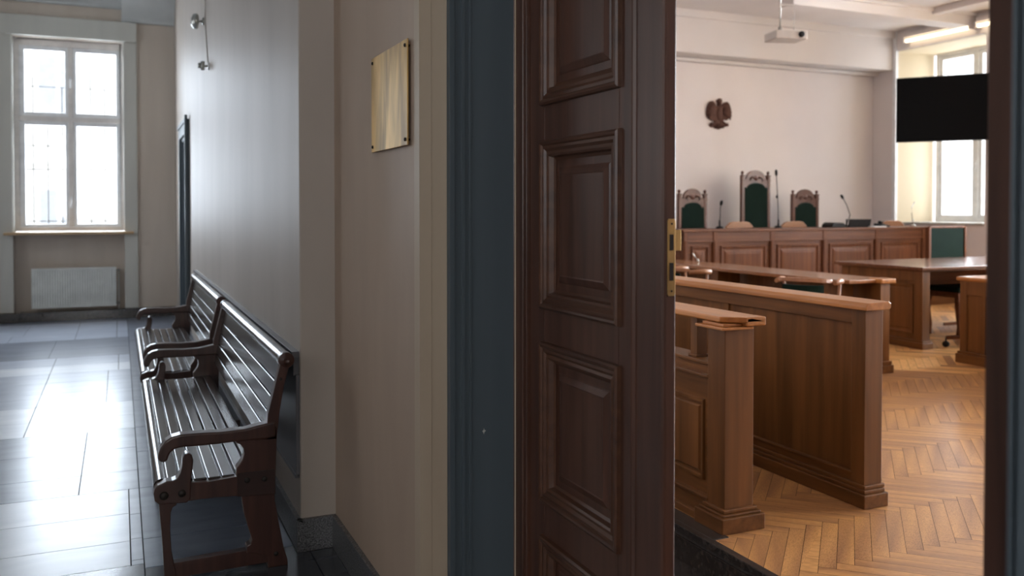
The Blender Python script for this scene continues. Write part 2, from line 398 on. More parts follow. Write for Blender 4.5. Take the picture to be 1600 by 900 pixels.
# cornice
cn = MB()
prof = [(YF+.02, 3.93), (YF-.04, 3.935), (YF-.05, 3.96), (YF-.16, 4.03), (YF-.22, 4.10), (YF-.22, CT+.01), (YF+.02, CT+.01)]
cn.prism(prof, 'X', -2.6, .04)
prof2 = [(YF+.02, 3.77), (YF-.04, 3.775), (YF-.06, 3.82), (YF-.20, 3.95), (YF-.32, 4.07), (YF-.32, CT+.01), (YF+.02, CT+.01)]
cn.prism(prof2, 'X', .04, XB+.02)
struct('trim_7', cn, M['ceil_c'], .004, 'plaster cornice along the corridor end wall')
cl = MB(); cl.box(-2.6, 1.3, -4, YF+.7, CT, CT+.1); struct('ceiling', cl, M['ceil_c'])
# corridor left wall with windows (beside and behind the picture)
wl = MB(); ys = [-4]
for yc in (-2.4, 1.2, 6.6, 10.1): ys += [yc-.65, yc+.65]
ys.append(YF+.7)
for i in range(0, len(ys), 2): wl.box(-2.9, -2.5, ys[i], ys[i+1], 0, CT)
for i in range(1, len(ys)-1, 2): wl.box(-2.9, -2.5, ys[i], ys[i+1], 0, 1.15); wl.box(-2.9, -2.5, ys[i], ys[i+1], 3.55, CT)
struct('wall_left', wl, M['wall_far'])
wk = MB(); wk.box(-2.9, -1.7, -4.2, -4, 0, CT); wk.box(-.1, 1.3, -4.2, -4, 0, CT); wk.box(-1.7, -.1, -4.2, -4, 0, 1.1); wk.box(-1.7, -.1, -4.2, -4, 3.5, CT); struct('wall_front', wk, M['wall_far'])
# granite baseboards
bb = MB()
bb.box(XB-.018, XB+.01, 3.612, DY0-.13, 0, .133); bb.box(XB-.018, XP+.0, 3.612, 3.64, 0, .133)
bb.box(XP-.018, XP+.01, YR1+.02, 3.612, 0, .133); bb.box(XB-.018, XB+.01, DY1+.13, YF, 0, .125)
struct('baseboard_right', bb, M['granite'], .003)
bf = MB(); bf.box(-2.5, -1.13, YF-.05, YF+.01, 0, .115); bf.box(.02, XB, YF-.05, YF+.01, 0, .125); bf.box(-1.13, .02, YF-.03, YF+.17, 0, .115)
struct('baseboard_back', bf, M['stone'], .003)
bnr = MB(); bnr.box(XP-.018, XP+.01, -4, .30, 0, .133); struct('baseboard_right', bnr, M['granite'], .003)
# dado board behind the benches
dd = MB()
dd.box(XB-.014, XB+.002, 3.645, 8.9, .30, .72)
dd.box(XB-.030, XB+.002, 3.650, 8.9, .79, .815); dd.box(XB-.022, XB+.002, 3.66, 8.9, .715, .80)
dd.box(XB-.018, XB+.002, 3.645, 8.9, .295, .31)
struct('trim_8', dd, M['board'], .002, 'dark grey protective board on the wall behind the benches')

# side door near the far end
sd = empty('door_2', (XB, (DY0+DY1)/2, 0)); sd['kind'] = 'structure'; sd['label'] = 'narrow blue-grey framed side door near the corridor end'
q = MB(); yc = (DY0+DY1)/2; h0, h1 = DY0-yc, DY1-yc
q.box(-.03, .01, h0-.13, h0, 0, DZ+.13); q.box(-.03, .01, h1, h1+.09, 0, DZ+.13); q.box(-.03, .01, h0, h1, DZ, DZ+.13)
q.box(-.05, -.02, h0-.15, h0-.10, 0, DZ+.17); q.box(-.045, -.02, h0-.13, h1+.09, DZ+.11, DZ+.15)
q.box(0, .3, h0-.0, h0+.03, 0, DZ); q.box(0, .3, h1-.03, h1, 0, DZ); q.box(0, .3, h0, h1, DZ-.03, DZ)
q.build('frame', M['blue'], sd, .004)
q = MB(); q.box(.16, .20, h0+.03, h1-.03, .01, DZ-.03)
for z0, z1 in ((.2, .95), (1.1, 2.0)): q.rings((.16, h1-.16, z0), (0,-1,0), (0,0,1), (-1,0,0), h1-h0-.32, z1-z0, [(0, .0), (.01, .012), (.04, -.004)], 0)
q.build('leaf', M['blue'], sd, .003)
q = MB(); q.tube([(.16, h0+.1, 1.05), (.11, h0+.1, 1.05), (.10, h0+.12, 1.05), (.10, h0+.22, 1.05)], .009); q.build('door_handle', M['steel'], sd)

# courtroom shell
cw = MB()
cw.box(1.3, 11.5, 9.9, 10.1, 0, 4.2)
struct('wall_back', cw, M['court'])
cw = MB(); cw.box(1.3, 11.5, -1.1, -.9, -.1, 4.2); struct('wall_front', cw, M['court'])
cwl = MB(); cwl.box(1.3, 1.36, 2.75, 9.9, 0, 4.2); cwl.box(1.3, 1.36, -.9, .35, 0, 4.2); cwl.box(1.3, 1.36, .35, 2.75, 3.05, 4.2)
struct('wall_left', cwl, M['court'])
bm_ = MB(); bm_.box(1.36, 10.3, 9.52, 9.9, 3.41, 4.0); bm_.box(1.36, 10.3, 9.47, 9.52, 3.86, 4.0)
bm_.box(1.36, 10.3, 9.80, 9.9, 3.36, 3.41)
struct('trim_9', bm_, M['court_cool'], .01, 'deep plaster beam across the courtroom back wall')
cc = MB(); cc.box(1.3, 11.5, -1, 10, 3.96, 4.2); struct('ceiling', cc, M['court_cool'])
b2 = MB(); b2.box(7.25, 10.3, 8.18, 8.44, 3.80, 3.97); b2.box(7.25, 10.3, 8.14, 8.48, 3.92, 3.97)
b2.box(9.5, 9.62, -.9, 8.18, 3.88, 3.97)
struct('trim_10', b2, M['court_cool'], .01, 'plaster ceiling beams in the courtroom')
# right wall with deep window niches
NW = [(8.02, 9.5), (5.15, 6.65), (2.35, 3.85), (-.45, 1.05)]
NZ0, NZ1 = 1.21, 3.68; XR, XG = 10.3, 11.06
wr = MB(); ys = [9.9]
prev = 9.9
for y0, y1 in NW:
    wr.box(XR, 11.4, y1, prev, 0, 4.2)
    wr.box(XR, 11.4, y0, y1, NZ1, 4.2); wr.box(XR, 11.4, y0, y1, 0, NZ0-.03)
    prev = y0
wr.box(XR, 11.4, -.9, prev, 0, 4.2)
struct('wall_right', wr, M['court'], .006)
nl = MB()
for y0, y1 in NW:
    nl.box(XR+.03, XG+.02, y1-.006, y1+.001, NZ0, NZ1); nl.box(XR+.03, XG+.02, y0-.001, y0+.006, NZ0, NZ1)
    nl.box(XR+.03, XG+.02, y0, y1, NZ1-.006, NZ1+.001)
struct('trim_11', nl, M['niche'], 0, 'cream linings of the courtroom window niches with warm lamp glow in their colour')
pil = MB(); pil.box(XR-.025, XR+.03, 9.46, 9.515, HC, 3.96)
struct('trim_12', pil, M['white'], .004, 'slim white corner strip between back wall and window niche')

# ------------------------------------------------------------------ windows
def window_y(idx, xg, y0, y1, z0, z1, nx, label, mat='white'):
    """window lying in a plane of constant x, room side towards nx"""
    root = empty('window_%d' % idx, (xg, (y0+y1)/2, z0)); root['kind'] = 'structure'; root['label'] = label
    W, H = y1-y0, z1-z0; a = -W/2; t = .045; q = MB()
    def fr(ya, yb, za, zb, wd, x0, x1):
        q.box(x0, x1, ya, yb, za, za+wd); q.box(x0, x1, ya, yb, zb-wd, zb); q.box(x0, x1, ya, ya+wd, za+wd, zb-wd); q.box(x0, x1, yb-wd, yb, za+wd, zb-wd)
    fr(a, a+W, 0, H, .05, -.05, .05)
    q.box(-.05, .05, -.03, .03, .05, H-.05); zt = H*.6; q.box(-.045, .045, a+.05, a+W-.05, zt-.035, zt+.035)
    q.build('frame', M[mat], root, .005)
    g = MB()
    for (ya, yb) in ((a+.05, -.03), (.03, a+W-.05)):
        for (za, zb) in ((.05, zt-.035), (zt+.035, H-.05)):
            q = MB(); fr(ya, yb, za, zb, .045, -.03, .03); s = q.build('sash', M[mat], root, .004)
            g = MB(); g.box(-.003, .003, ya+.045, yb-.045, za+.045, zb-.045); g.build('pane', M['glass'], s)
    h = MB(); h.box(nx*.05, nx*.062, -.012, .012, .75, .87); h.tube([(nx*.06, 0, .83), (nx*.085, 0, .83), (nx*.085, 0, .72)], .008); h.build('handle', M['white'], root)
    return root
lab = ['white four-pane courtroom window behind the screen', 'courtroom window second from the back', 'courtroom window third from the back', 'courtroom window nearest the front']
for i, (y0, y1) in enumerate(NW):
    window_y(2+i, XG+.05, y0+.06, y1-.07, NZ0, NZ1-.0, -1, lab[i])
    q = MB(); q.box(XR-.03, XG, y0+.005, y1-.005, NZ0-.03, NZ0+.0); q2 = q.build('trim_%d' % (13+i), M['pale'], None, .005); q2['kind'] = 'structure'; q2['label'] = 'pale sill board of the ' + lab[i]
for i, yc in enumerate((-2.4, 1.2, 6.6, 10.1)):
    window_y(6+i, -2.75, yc-.65, yc+.65, 1.15, 3.55, 1, 'side window of the corridor number %d from the near end' % (i+1))
# invented window behind the viewer, added to let in fill light
root = empty('window_10', (-.9, -4.1, 1.1)); root['kind'] = 'structure'; root['label'] = 'unseen corridor window added behind the viewer for fill light'
q = MB(); q.box(-.8, .8, -.05, .05, 0, .06); q.box(-.8, .8, -.05, .05, 2.34, 2.4); q.box(-.8, -.74, -.05, .05, .06, 2.34); q.box(.74, .8, -.05, .05, .06, 2.34); q.box(-.03, .03, -.05, .05, .06, 2.34); q.box(-.74, .74, -.045, .045, 1.45, 1.51)
q.build('frame', M['frame'], root, .005)
for xa, xb in ((-.74, -.03), (.03, .74)):
    q = MB(); q.box(xa, xb, -.003, .003, .06, 1.45); q.build('pane', M['glass'], root)
    q = MB(); q.box(xa, xb, -.003, .003, 1.51, 2.34); q.build('pane', M['glass'], root)
# corridor end window
root = empty('window_1', (-.5525, YF+.10, WZ0)); root['kind'] = 'structure'; root['label'] = 'tall white four-sash window at the corridor end'
ox, oz = -.5525, WZ0
def bx(q, x0, x1, y0, y1, z0, z1): q.box(x0-ox, x1-ox, y0, y1, z0-oz, z1-oz)
q = MB()
bx(q, -1.178, -1.125, -.02, .08, 1.12, 3.50); bx(q, .02, .073, -.02, .08, 1.12, 3.50)
bx(q, -1.125, .02, -.02, .08, 1.12, 1.17); bx(q, -1.125, .02, -.02, .08, 3.42, 3.50)
bx(q, -.580, -.525, -.02, .08, 1.17, 3.42); bx(q, -1.125, .02, -.025, .08, 2.49, 2.55)
q.build('frame', M['frame'], root, .006)
for xa, xb, gx0, gx1 in ((-1.125, -.58, -1.06, -.615), (-.525, .02, -.488, -.03)):
    for za, zb, gz0, gz1 in ((1.17, 2.49, 1.206, 2.438), (2.55, 3.42, 2.60, 3.367)):
        q = MB(); bx(q, xa, gx0, 0, .05, za, zb); bx(q, gx1, xb, 0, .05, za, zb); bx(q, gx0, gx1, 0, .05, za, gz0); bx(q, gx0, gx1, 0, .05, gz1, zb)
        s = q.build('sash', M['white'], root, .006)
        g = MB(); bx(g, gx0, gx1, .02, .026, gz0, gz1); g.build('pane', M['glass'], s)
for zz in (1.42, 2.93):
    q = MB(); bx(q, -.565, -.54, -.03, -.018, zz, zz+.13); q.tube([(0, -.02, zz+.09-oz), (0, -.055, zz+.09-oz), (0, -.055, zz-.02-oz)], .009); q.build('handle', M['white'], root)
q = MB()
bx(q, -1.29, .165, -.20, .06, 1.075, 1.11)
s = q.build('window_sill', M['sill'], root, .006)
q = MB()
for i in range(8): q.tube([(-1.16-ox+i*.165, .28, 1.12-oz), (-1.16-ox+i*.165, .28, 2.62-oz)], .006, 6)
for zz in (1.24, 1.9, 2.2, 2.58): q.tube([(-1.18-ox, .28, zz-oz), (.06-ox, .28, zz-oz)], .006, 6)
for i in (1, 3, 5, 6): q.tube([(-1.16-ox+i*.165, .28, 2.62-oz), (-1.16-ox+i*.165, .28, 2.95+.12*(i%3)-oz)], .006, 6)
q.tube([(-1.18-ox, .28, 2.95-oz), (.06-ox, .28, 2.95-oz)], .005, 6)
q.build('security_bars', M['bronze'], root)

# ---- building across the yard, seen through the window
bd = thing('building', 'pale building with paired windows seen through the corridor window', 'building', (-2.0, 27, -1))
q = MB(); q.box(-9, 9, 0, 6, 0, 8.2); q.box(-9.2, 9.2, -.25, 6.2, 8.2, 8.6); q.box(-9, 9, -.08, 0, 3.6, 3.8); q.build('wall', M['facade'], bd)
for i in range(6):
    for z0 in (1.3, 4.9):
        x = -5.8 + i*2.1
        q = MB(); q.box(x-.55, x+.55, -.06, .02, z0, z0+1.7); q.box(x-.7, x+.7, -.14, 0, z0-.12, z0); wd = q.build('window', M['white'], bd)
        g = MB(); g.box(x-.46, x-.05, -.07, -.05, z0+.1, z0+1.6); g.box(x+.05, x+.46, -.07, -.05, z0+.1, z0+1.6); g.build('pane', M['glassdark'], wd)
yd = MB(); yd.box(-14, 12, 13.3, 36, -1.1, -1.0); struct('floor', yd, M['facade'], 0, 'pale paved yard outside the corridor window')

# ================================================================== big double door
dr = empty('door_1', (1.12, YR1, 0)); dr['kind'] = 'structure'; dr['label'] = 'dark reddish-brown panelled double door of the courtroom'
def Y(y): return y-YR1
q = MB()
q.box(-.012, .10, Y(2.389), Y(2.484), 0, 2.98)
q.box(-.020, .0, Y(2.466), Y(2.4845), 0, 2.98); q.box(-.018, .0, Y(2.405), Y(2.412), 0, 2.98)
q.box(-.012, .10, Y(.605), Y(.80), 0, 2.98); q.box(-.02, .0, Y(.66), Y(.70), 0, 2.98); q.box(-.02, .0, Y(.605), Y(.63), 0, 2.98)
q.box(-.012, .10, Y(.80), Y(2.389), 2.90, 2.98)
q.build('frame', M['door'], dr, .003)
def leaf(parent, y0, y1, flip=False):
    """closed leaf in plane x=0 facing -x; y0 near edge, y1 hinge side"""
    d = Y
    lf = MB(); P0, P1 = 1.860, 2.303
    zs = [(.0, .06), ]
    panels = [(.06, .452), (.550, 1.0165), (1.110, 1.597), (1.695, 2.18), (2.275, 2.76)]
    # stiles and rails around the panel openings
    lf.box(0, .046, d(P1-.012), d(y1), .006, 2.895)
    lf.box(0, .026, d(y0), d(P0+.012), .006, 2.895)
    lf.box(.026, .046, d(y0+.028), d(P0+.012), .006, 2.895)
    edges = [.006] + [v for p in panels for v in (p[0]+.012, p[1]-.012)] + [2.895]
    for i in range(0, len(edges), 2): lf.box(0, .046, d(P0+.012), d(P1-.012), edges[i], edges[i+1])
    for p in panels: lf.box(.018, .034, d(P0+.01), d(P1-.01), p[0]+.01, p[1]-.01)
    L_ = lf.build('leaf', M['door'], parent, .002)
    # astragal bead on the closing stile
    a = MB(); a.prism([(d(1.800), -.0005), (d(1.797), -.012), (d(1.791), -.017), (d(1.786), -.016), (d(1.783), -.009), (d(1.675), -.009), (d(1.6715), -.004), (d(1.6715), .001), (d(1.8), .001)], 'Z', .006, 2.895)
    a.v = [(v[1], v[0], v[2]) for v in a.v]
    a.build('meeting_stile_bead', M['door'], L_)
    for p in panels:
        w_, h_ = P1-P0, p[1]-p[0]
        q = MB()
        q.rings((0, d(P1), p[0]), (0,-1,0), (0,0,1), (-1,0,0), w_, h_,
                [(0, 0), (.002, .012), (.008, .016), (.014, .014), (.018, .009), (.026, .010), (.034, .004), (.042, .006), (.048, .003), (.052, -.010), (.060, -.014)], 0, False)
        q.build('panel_moulding', M['door_h'], L_)
        q = MB()
        q.rings((0, d(P1), p[0]), (0,-1,0), (0,0,1), (-1,0,0), w_, h_, [(.050, -.016), (.080, -.0145), (.084, -.012), (.1, -.0055), (.104, -.0065)], 0, True)
        q.build('raised_panel', M['door'], L_)
    return L_
LF = leaf(dr, 1.671, 2.388)
q = MB()
# strike plate on the leaf edge
ye = Y(1.671)
pts = [(.004, 1.207), (.0065, 1.203), (.022, 1.203), (.0245, 1.207), (.0245, 1.372), (.022, 1.377), (.0065, 1.377), (.004, 1.372)]
q.prism(pts, 'Y', ye-.0022, ye+.001)
q.box(.020, .040, ye-.0018, ye+.001, 1.305, 1.352)
sp_ = q.build('strike_plate', M['brass'], LF, .0006); sp_['label'] = 'worn brass strike plate'
q = MB(); q.box(.009, .019, ye-.0030, ye-.0021, 1.306, 1.342); q.box(.009, .019, ye-.0030, ye-.0021, 1.238, 1.278)
q.lathe([(.0025, 0), (.0025, .001)], (.0145, ye-.0032, 1.366), 8, 0, 'Y'); q.lathe([(.0025, 0), (.0025, .001)], (.0145, ye-.0032, 1.214), 8, 0, 'Y')
q.build('bolt_hole', M['bronze'], sp_)
# open right leaf folded back into the room
op = MB()
op.box(0, .70, Y(.812), Y(.848), .006, 2.895)
for p in ((.06, .452), (.550, 1.0165), (1.110, 1.597), (1.695, 2.18), (2.275, 2.76)):
    op.rings((.58, Y(.848), p[0]), (-1,0,0), (0,0,1), (0,1,0), .46, p[1]-p[0], [(0, 0), (.004, .012), (.02, .012), (.05, .003), (.06, -.006), (.10, .004)], 0)
    op.rings((.12, Y(.812), p[0]), (1,0,0), (0,0,1), (0,-1,0), .46, p[1]-p[0], [(0, 0), (.004, .009), (.02, .009), (.05, .003), (.06, -.004), (.10, .004)], 0)
op.box(-.010, .02, Y(.803), Y(.862), .006, 2.895)
o = op.build('open_leaf', M['door'], dr, .003); o['label'] = 'open leaf folded back at the right edge'

# ================================================================== plaque
pq = thing('wall_plaque', 'tarnished blank brass plaque screwed to the corridor wall beside the blue door surround', 'plaque', (XP, 2.7825, 1.754))
q = MB(); q.box(-.014, -.009, -.2075, .2075, -.161, .161); q.build('plate', M['brass'], pq, .0012)
for sy in (-1, 1):
    for sz in (-1, 1):
        q = MB(); q.lathe([(.0, -.019), (.0045, -.018), (.006, -.0145), (.006, -.013), (.004, -.013), (.004, .0005)], (0, sy*.188, sz*.143), 12, 0, 'X'); q.build('screw', M['bronze'], pq)

# ================================================================== bench
def chaikin(P, it=2, closed=True):
    for _ in range(it):
        Q = []
        for i in range(len(P)):
            a, b_ = P[i], P[(i+1) % len(P)]
            Q += [(a[0]*.75+b_[0]*.25, a[1]*.75+b_[1]*.25), (a[0]*.25+b_[0]*.75, a[1]*.25+b_[1]*.75)]
        P = Q
    return P
BO = .35   # local x origin of the bench
def make_bench(label, loc, LN=2.2):
    root = thing('wooden_bench', label, 'bench', loc, 0, 'benches along the corridor wall')
    lx = lambda P: [(x-BO, z) for x, z in P]
    def end(y0, t):
        y1 = y0+t
        q = MB()
        q.prism(lx([(.418,.30),(.430,.22),(.458,.12),(.452,.105),(.437,.098),(.437,.07),(.458,.07),(.515,.045),(.517,.0),(.594,.0),(.592,.024),(.578,.071),(.562,.16),(.545,.26),(.543,.30)]), 'Y', y0, y1)
        q.build('rear_leg', M['bench_end'], root, .003)
        q = MB()
        q.prism(lx([(.124,.31),(.130,.22),(.136,.14),(.140,.048),(.142,0),(.185,0),(.180,.05),(.172,.09),(.167,.121),(.163,.20),(.165,.265),(.172,.285),(.186,.292),(.186,.31)]), 'Y', y0, y1)
        q.build('front_leg', M['bench_end'], root, .003)
        q = MB(); q.prism(lx([(.168,.074),(.32,.078),(.465,.082),(.50,.08),(.562,.082),(.562,.022),(.32,.018),(.180,.018)]), 'Y', y0+.004, y1-.004)
        q.build('stretcher', M['bench_end'], root, .002)
        q = MB(); q.prism(lx([(.215,.372),(.30,.365),(.41,.372),(.41,.296),(.34,.300),(.27,.302),(.22,.300),(.18,.298),(.18,.33)]), 'Y', y0+.003, y1-.003)
        q.build('seat_rail', M['bench_end'], root, .002)
        # front scroll block and horn
        horn = [(.106,.345),(.110,.362),(.120,.374),(.135,.380),(.150,.386),(.170,.386),(.188,.392),(.200,.412),(.206,.440),(.207,.462),(.214,.480),(.228,.485),(.240,.476),(.246,.455),(.243,.42),(.238,.390),(.236,.35),(.235,.31),(.222,.297),(.17,.300),(.125,.303),(.110,.318)]
        q = MB(); q.prism(lx(horn), 'Y', y0-.004, y1+.004); q.build('scroll_bracket', M['bench_end'], root, .004)
        # upright block with cut-out, back post
        blk = [(.401,.30),(.401,.405),(.412,.418),(.424,.436),(.430,.457),(.427,.478),(.416,.494),(.400,.503),(.400,.515),(.516,.51),(.556,.56),(.545,.30)]
        q = MB(); q.prism(lx(blk), 'Y', y0, y1)
        q.build('side_block', M['bench_end'], root, .003)
        q = MB(); q.prism(lx([(.404,.295),(.404,.385),(.545,.385),(.547,.288)]), 'Y', y0-.003, y1+.003); q.build('corner_bracket', M['bracket'], root, .002)
        q = MB(); q.prism(lx([(.512,.50),(.520,.60),(.545,.70),(.566,.785),(.57,.80),(.608,.80),(.596,.76),(.580,.70),(.565,.61),(.553,.50)]), 'Y', y0, y1)
        q.build('back_post', M['bench_end'], root, .003)
        arm = [(.516,.568),(.433,.553),(.345,.551),(.26,.5555),(.20,.556),(.17,.550),(.147,.536),(.132,.515),(.123,.490),(.122,.473),(.130,.461),(.144,.459),(.155,.464),(.158,.478),(.165,.492),(.182,.504),(.205,.508),(.27,.506),(.34,.506),(.405,.508),(.516,.507),(.548,.512),(.548,.572)]
        q = MB(); q.prism(lx(arm), 'Y', y0-.006, y1+.006); q.build('armrest', M['bench_end'], root, .007, 3)
        for (bxx, byy, bzz, br) in ((.142, -.004, .334, .016), (.205, -.004, .335, .014), (.44, -.003, .355, .011), (.505, -.003, .352, .011), (.548, 0, .052, .009), (.543, 0, .548, .008), (.570, 0, .735, .006)):
            q = MB(); q.lathe([(.0, -br*.42), (br*.72, -br*.36), (br, -.001), (br, .005)], (bxx-BO, y0+byy, bzz), 14, 0, 'Y'); q.build('bolt', M['bronze'], root)
    end(0, .048); end(LN-.048, .048)
    # middle support
    q = MB(); ym = LN/2
    q.prism(lx([(.130,.33),(.138,.14),(.142,0),(.185,0),(.172,.12),(.168,.28),(.21,.30),(.41,.30),(.44,.2),(.47,.08),(.52,.0),(.594,0),(.575,.1),(.545,.30),(.545,.34),(.14,.34)]), 'Y', ym-.02, ym+.02)
    q.build('middle_leg', M['bench_end'], root, .003)
    # rounded front rail
    q = MB(); q.lathe([(0,.0485),(.0275,.0485),(.0275,.0490),(.0275,LN-.0490),(.0275,LN-.0485),(0,LN-.0485)], (.1345-BO, 0, .3565), 28, 0, 'Y'); q.box(.120-BO, .150-BO, .05, LN-.05, .325, .345)
    q.build('front_rail', M['bench'], root)
    # seat slats
    sl = [(.154,.196),(.201,.245),(.250,.296),(.301,.347),(.352,.398),(.403,.449),(.454,.500)]
    for i, (a, b_) in enumerate(sl):
        z = .385 - .012*math.sin(PI*min(1, i/6.0))
        q = MB(); q.box(a-BO, b_-BO, .03, LN-.03, z-.02, z); q.build('seat_slat', M['bench'], root, .004, 3)
    # back boards
    def bk(z): return .494 + (z-.42)*.205
    bz = [(.455,.510),(.517,.572),(.579,.636),(.643,.700),(.707,.775)]
    for a, b_ in bz:
        x0, x1 = bk(a)+.018, bk(b_)+.018
        q = MB(); q.prism(lx([(x0,a),(x1,b_),(x1+.018,b_-.002),(x0+.018,a-.002)]), 'Y', .03, LN-.03); q.build('back_slat', M['bench'], root, .004, 3)
    q = MB(); q.lathe([(.0,.030),(.028,.030),(.028,.0305),(.028,LN-.0305),(.028,LN-.030),(0,LN-.030)], (.592-BO, 0, .806), 24, 0, 'Y'); q.build('top_rail', M['bench'], root)
    q = MB(); q.lathe([(.0,.0),(.010,.0),(.0105,-.003),(.012,-.003),(.0125,-.001),(.027,-.001),(.0305,.002),(.031,.006),(.031,.045),(.030,.048),(.02,.048)], (.592-BO, 0, .806), 20, 0, 'Y'); q.build('rail_cap', M['bench_end'], root); q = MB(); q.lathe([(.02,LN-.048),(.030,LN-.048),(.031,LN-.045),(.031,LN-.006),(.0305,LN-.002),(.027,LN+.001),(0,LN+.001)], (.592-BO, 0, .806), 20, 0, 'Y')
    q.build('rail_cap', M['bench_end'], root)
    return root
b1 = make_bench('dark varnished slatted wooden bench nearest the camera with scrolled armrests', (BO, 3.505, 0))
b2_ = copy_tree(b1); b2_.location = (BO, 5.93, 0); b2_['label'] = 'farther dark slatted wooden bench, towards the corridor window'

# ================================================================== radiator
rd = thing('radiator', 'white panel radiator with vertical ribs in the niche under the corridor window', 'radiator', (-.525, YF+.06, .158))
q = MB(); P = []; n = 34; W = .955
for i in range(n):
    x = -W/2 + W*i/n; s_ = W/n
    P += [(x+s_*.12, -.012), (x+s_*.3, 0), (x+s_*.7, 0), (x+s_*.88, -.012)]
P = [(x, y-.035) for x, y in P]
poly = [(-W/2, -.047)] + P + [(W/2, -.047), (W/2, -.02), (-W/2, -.02)]
q.prism(poly, 'Z', .02, .475); q.box(-W/2, W/2, -.047, -.03, 0, .02); q.box(-W/2, W/2, -.047, -.03, .475, .495)
q.box(-W/2, W/2, .03, .045, .01, .485); q.build('panel', M['rad'], rd, .002)
q = MB(); q.box(-W/2, W/2, -.045, .045, .485, .497); q.box(-W/2-.002, -W/2+.004, -.045, .045, .0, .497); q.box(W/2-.004, W/2+.002, -.045, .045, .0, .497); q.build('casing', M['rad'], rd, .002)
for zz in (.035, .455):
    q = MB(); q.tube([(W/2, 0, zz), (W/2+.03, 0, zz)], .010); q.lathe([(.0,0),(.016,.002),(.016,.03),(.012,.035),(0,.036)], (W/2+.03, -.02, zz), 12, 0, 'Y'); q.build('valve', M['steel'], rd)
q = MB(); q.tube([(W/2+.03, .02, -.15), (W/2+.03, .02, .46)], .008); q.build('pipe', M['rad'], rd)
q = MB(); q.box(-.3, -.27, .045, .098, .1, .4); q.build('bracket', M['rad'], rd); q = MB(); q.box(.27, .3, .045, .098, .1, .4); q.build('bracket', M['rad'], rd)

# wall fittings on the bench wall
wlx = thing('wall_lamp', 'round grey metal wall lamp high on the corridor wall, larger upper fitting', 'wall lamp', (XB, 7.95, 2.99))
q = MB(); q.lathe([(0, .0), (.03, 0), (.03, -.012), (.02, -.016), (0, -.016)], (0, 0, 0), 20, 0, 'X'); q.build('mount', M['steel'], wlx)
q = MB(); q.tube([(-.01, 0, 0), (-.05, .02, 0)], .01); q.lathe([(0, -.105), (.035, -.10), (.060, -.085), (.066, -.06), (.060, -.045), (.03, -.04), (0, -.04)], (0, .02, 0), 24, 0, 'X'); q.build('lamp_head', M['steel'], wlx)
wl2 = thing('wall_spotlight', 'small shiny chrome wall spotlight below the round grey lamp', 'wall lamp', (XB, 7.5, 2.545))
q = MB(); q.lathe([(0, 0), (.032, 0), (.032, -.01), (0, -.012)], (0, 0, 0), 18, 0, 'X'); q.build('mount', M['white'], wl2)
q = MB(); q.tube([(-.01,0,0), (-.05,0,0)], .009); q.tube([(-.05, 0, -.035), (-.05, 0, .035)], [.015, .018], 14); q.tube([(-.075, 0, -.02), (-.075, 0, .02)], .012, 12); q.build('lamp_head', M['steel'], wl2)
q = MB(); q.tube([(XB-.004, 7.74, CT), (XB-.004, 7.77, 3.4), (XB-.004, 7.80, 3.03), (XB-.004, 7.75, 2.9), (XB-.004, 7.56, 2.57)], .004, 6)
tag(q.build('lamp_cable', M['greyp']), 'thin grey cable running down the corridor wall between the two lamps', 'cable')
q = MB(); q.box(.28, .34, YF-.012, YF, .93, 1.0); q.lathe([(.0,-.014),(.018,-.014),(.02,-.010)], (.31, YF, .965), 14, 0, 'Y')
tag(q.build('wall_socket', M['wall_far'], None, .003), 'small beige wall socket right of the corridor window niche', 'socket')

# ================================================================== COURTROOM FURNITURE
UX, UY, UZ = (1,0,0), (0,1,0), (0,0,1)
# ---- barrier 1: low balustrade beside the step
B1 = thing('wooden_balustrade', 'low wooden barrier with square end post standing on the step edge', 'barrier', (2.2, 2.82, HC))
X = lambda x: x-2.2
Yb = lambda y: y-2.82
Z = lambda z: z-HC
q = MB(); q.box(X(2.133), X(2.272), Yb(2.775), Yb(2.885), 0.07, Z(.94)); pst = q.build('post', M['oakZ'], B1, .003)
q = MB()
q.box(X(2.100), X(2.305), Yb(2.742), Yb(2.925), 0, .062); q.box(X(2.112), X(2.294), Yb(2.754), Yb(2.913), .062, .072)
q.box(X(2.122), X(2.284), Yb(2.764), Yb(2.9), .072, .088); q.build('post_base', M['oakY'], B1, .004)
q = MB(); q.box(X(2.10), X(2.25), Yb(2.748), Yb(2.925), Z(.932), Z(.943)); q.box(X(2.118), X(2.24), Yb(2.765), Yb(2.9), Z(.943), Z(.955))
q.build('post_cap', M['topY'], B1, .003)
q = MB(); q.box(X(2.205), X(2.300), Yb(2.735), Yb(2.80), Z(.945), Z(.980)); q.prism([(X(2.125), Yb(2.80)), (X(2.205), Yb(2.735)), (X(2.295), Yb(2.735)), (X(2.295), Yb(6.0)), (X(2.125), Yb(6.0))], 'Z', Z(.957), Z(.980))
q.build('cap_rail', M['topY'], B1, .006, 3)
q = MB(); q.box(X(2.15), X(2.24), Yb(2.88), Yb(6.0), Z(.735), Z(.775)); q.box(X(2.14), X(2.25), Yb(2.88), Yb(6.0), Z(.775), Z(.79)); q.box(X(2.13), X(2.25), Yb(2.88), Yb(6.0), Z(.725), Z(.738))
q.build('middle_rail', M['oakY'], B1, .003)
for k in range(12):
    y = 3.0 + k*.26
    q = MB(); q.box(X(2.165), X(2.215), Yb(y), Yb(y+.045), Z(.79), Z(.958)); q.box(X(2.158), X(2.222), Yb(y-.006), Yb(y+.051), Z(.79), Z(.80)); q.build('baluster', M['oakZ'], B1, .002)
q = MB(); q.box(X(2.16), X(2.23), Yb(2.88), Yb(6.0), Z(.24), Z(.73)); q.build('lower_panel', M['oakY'], B1, .002)
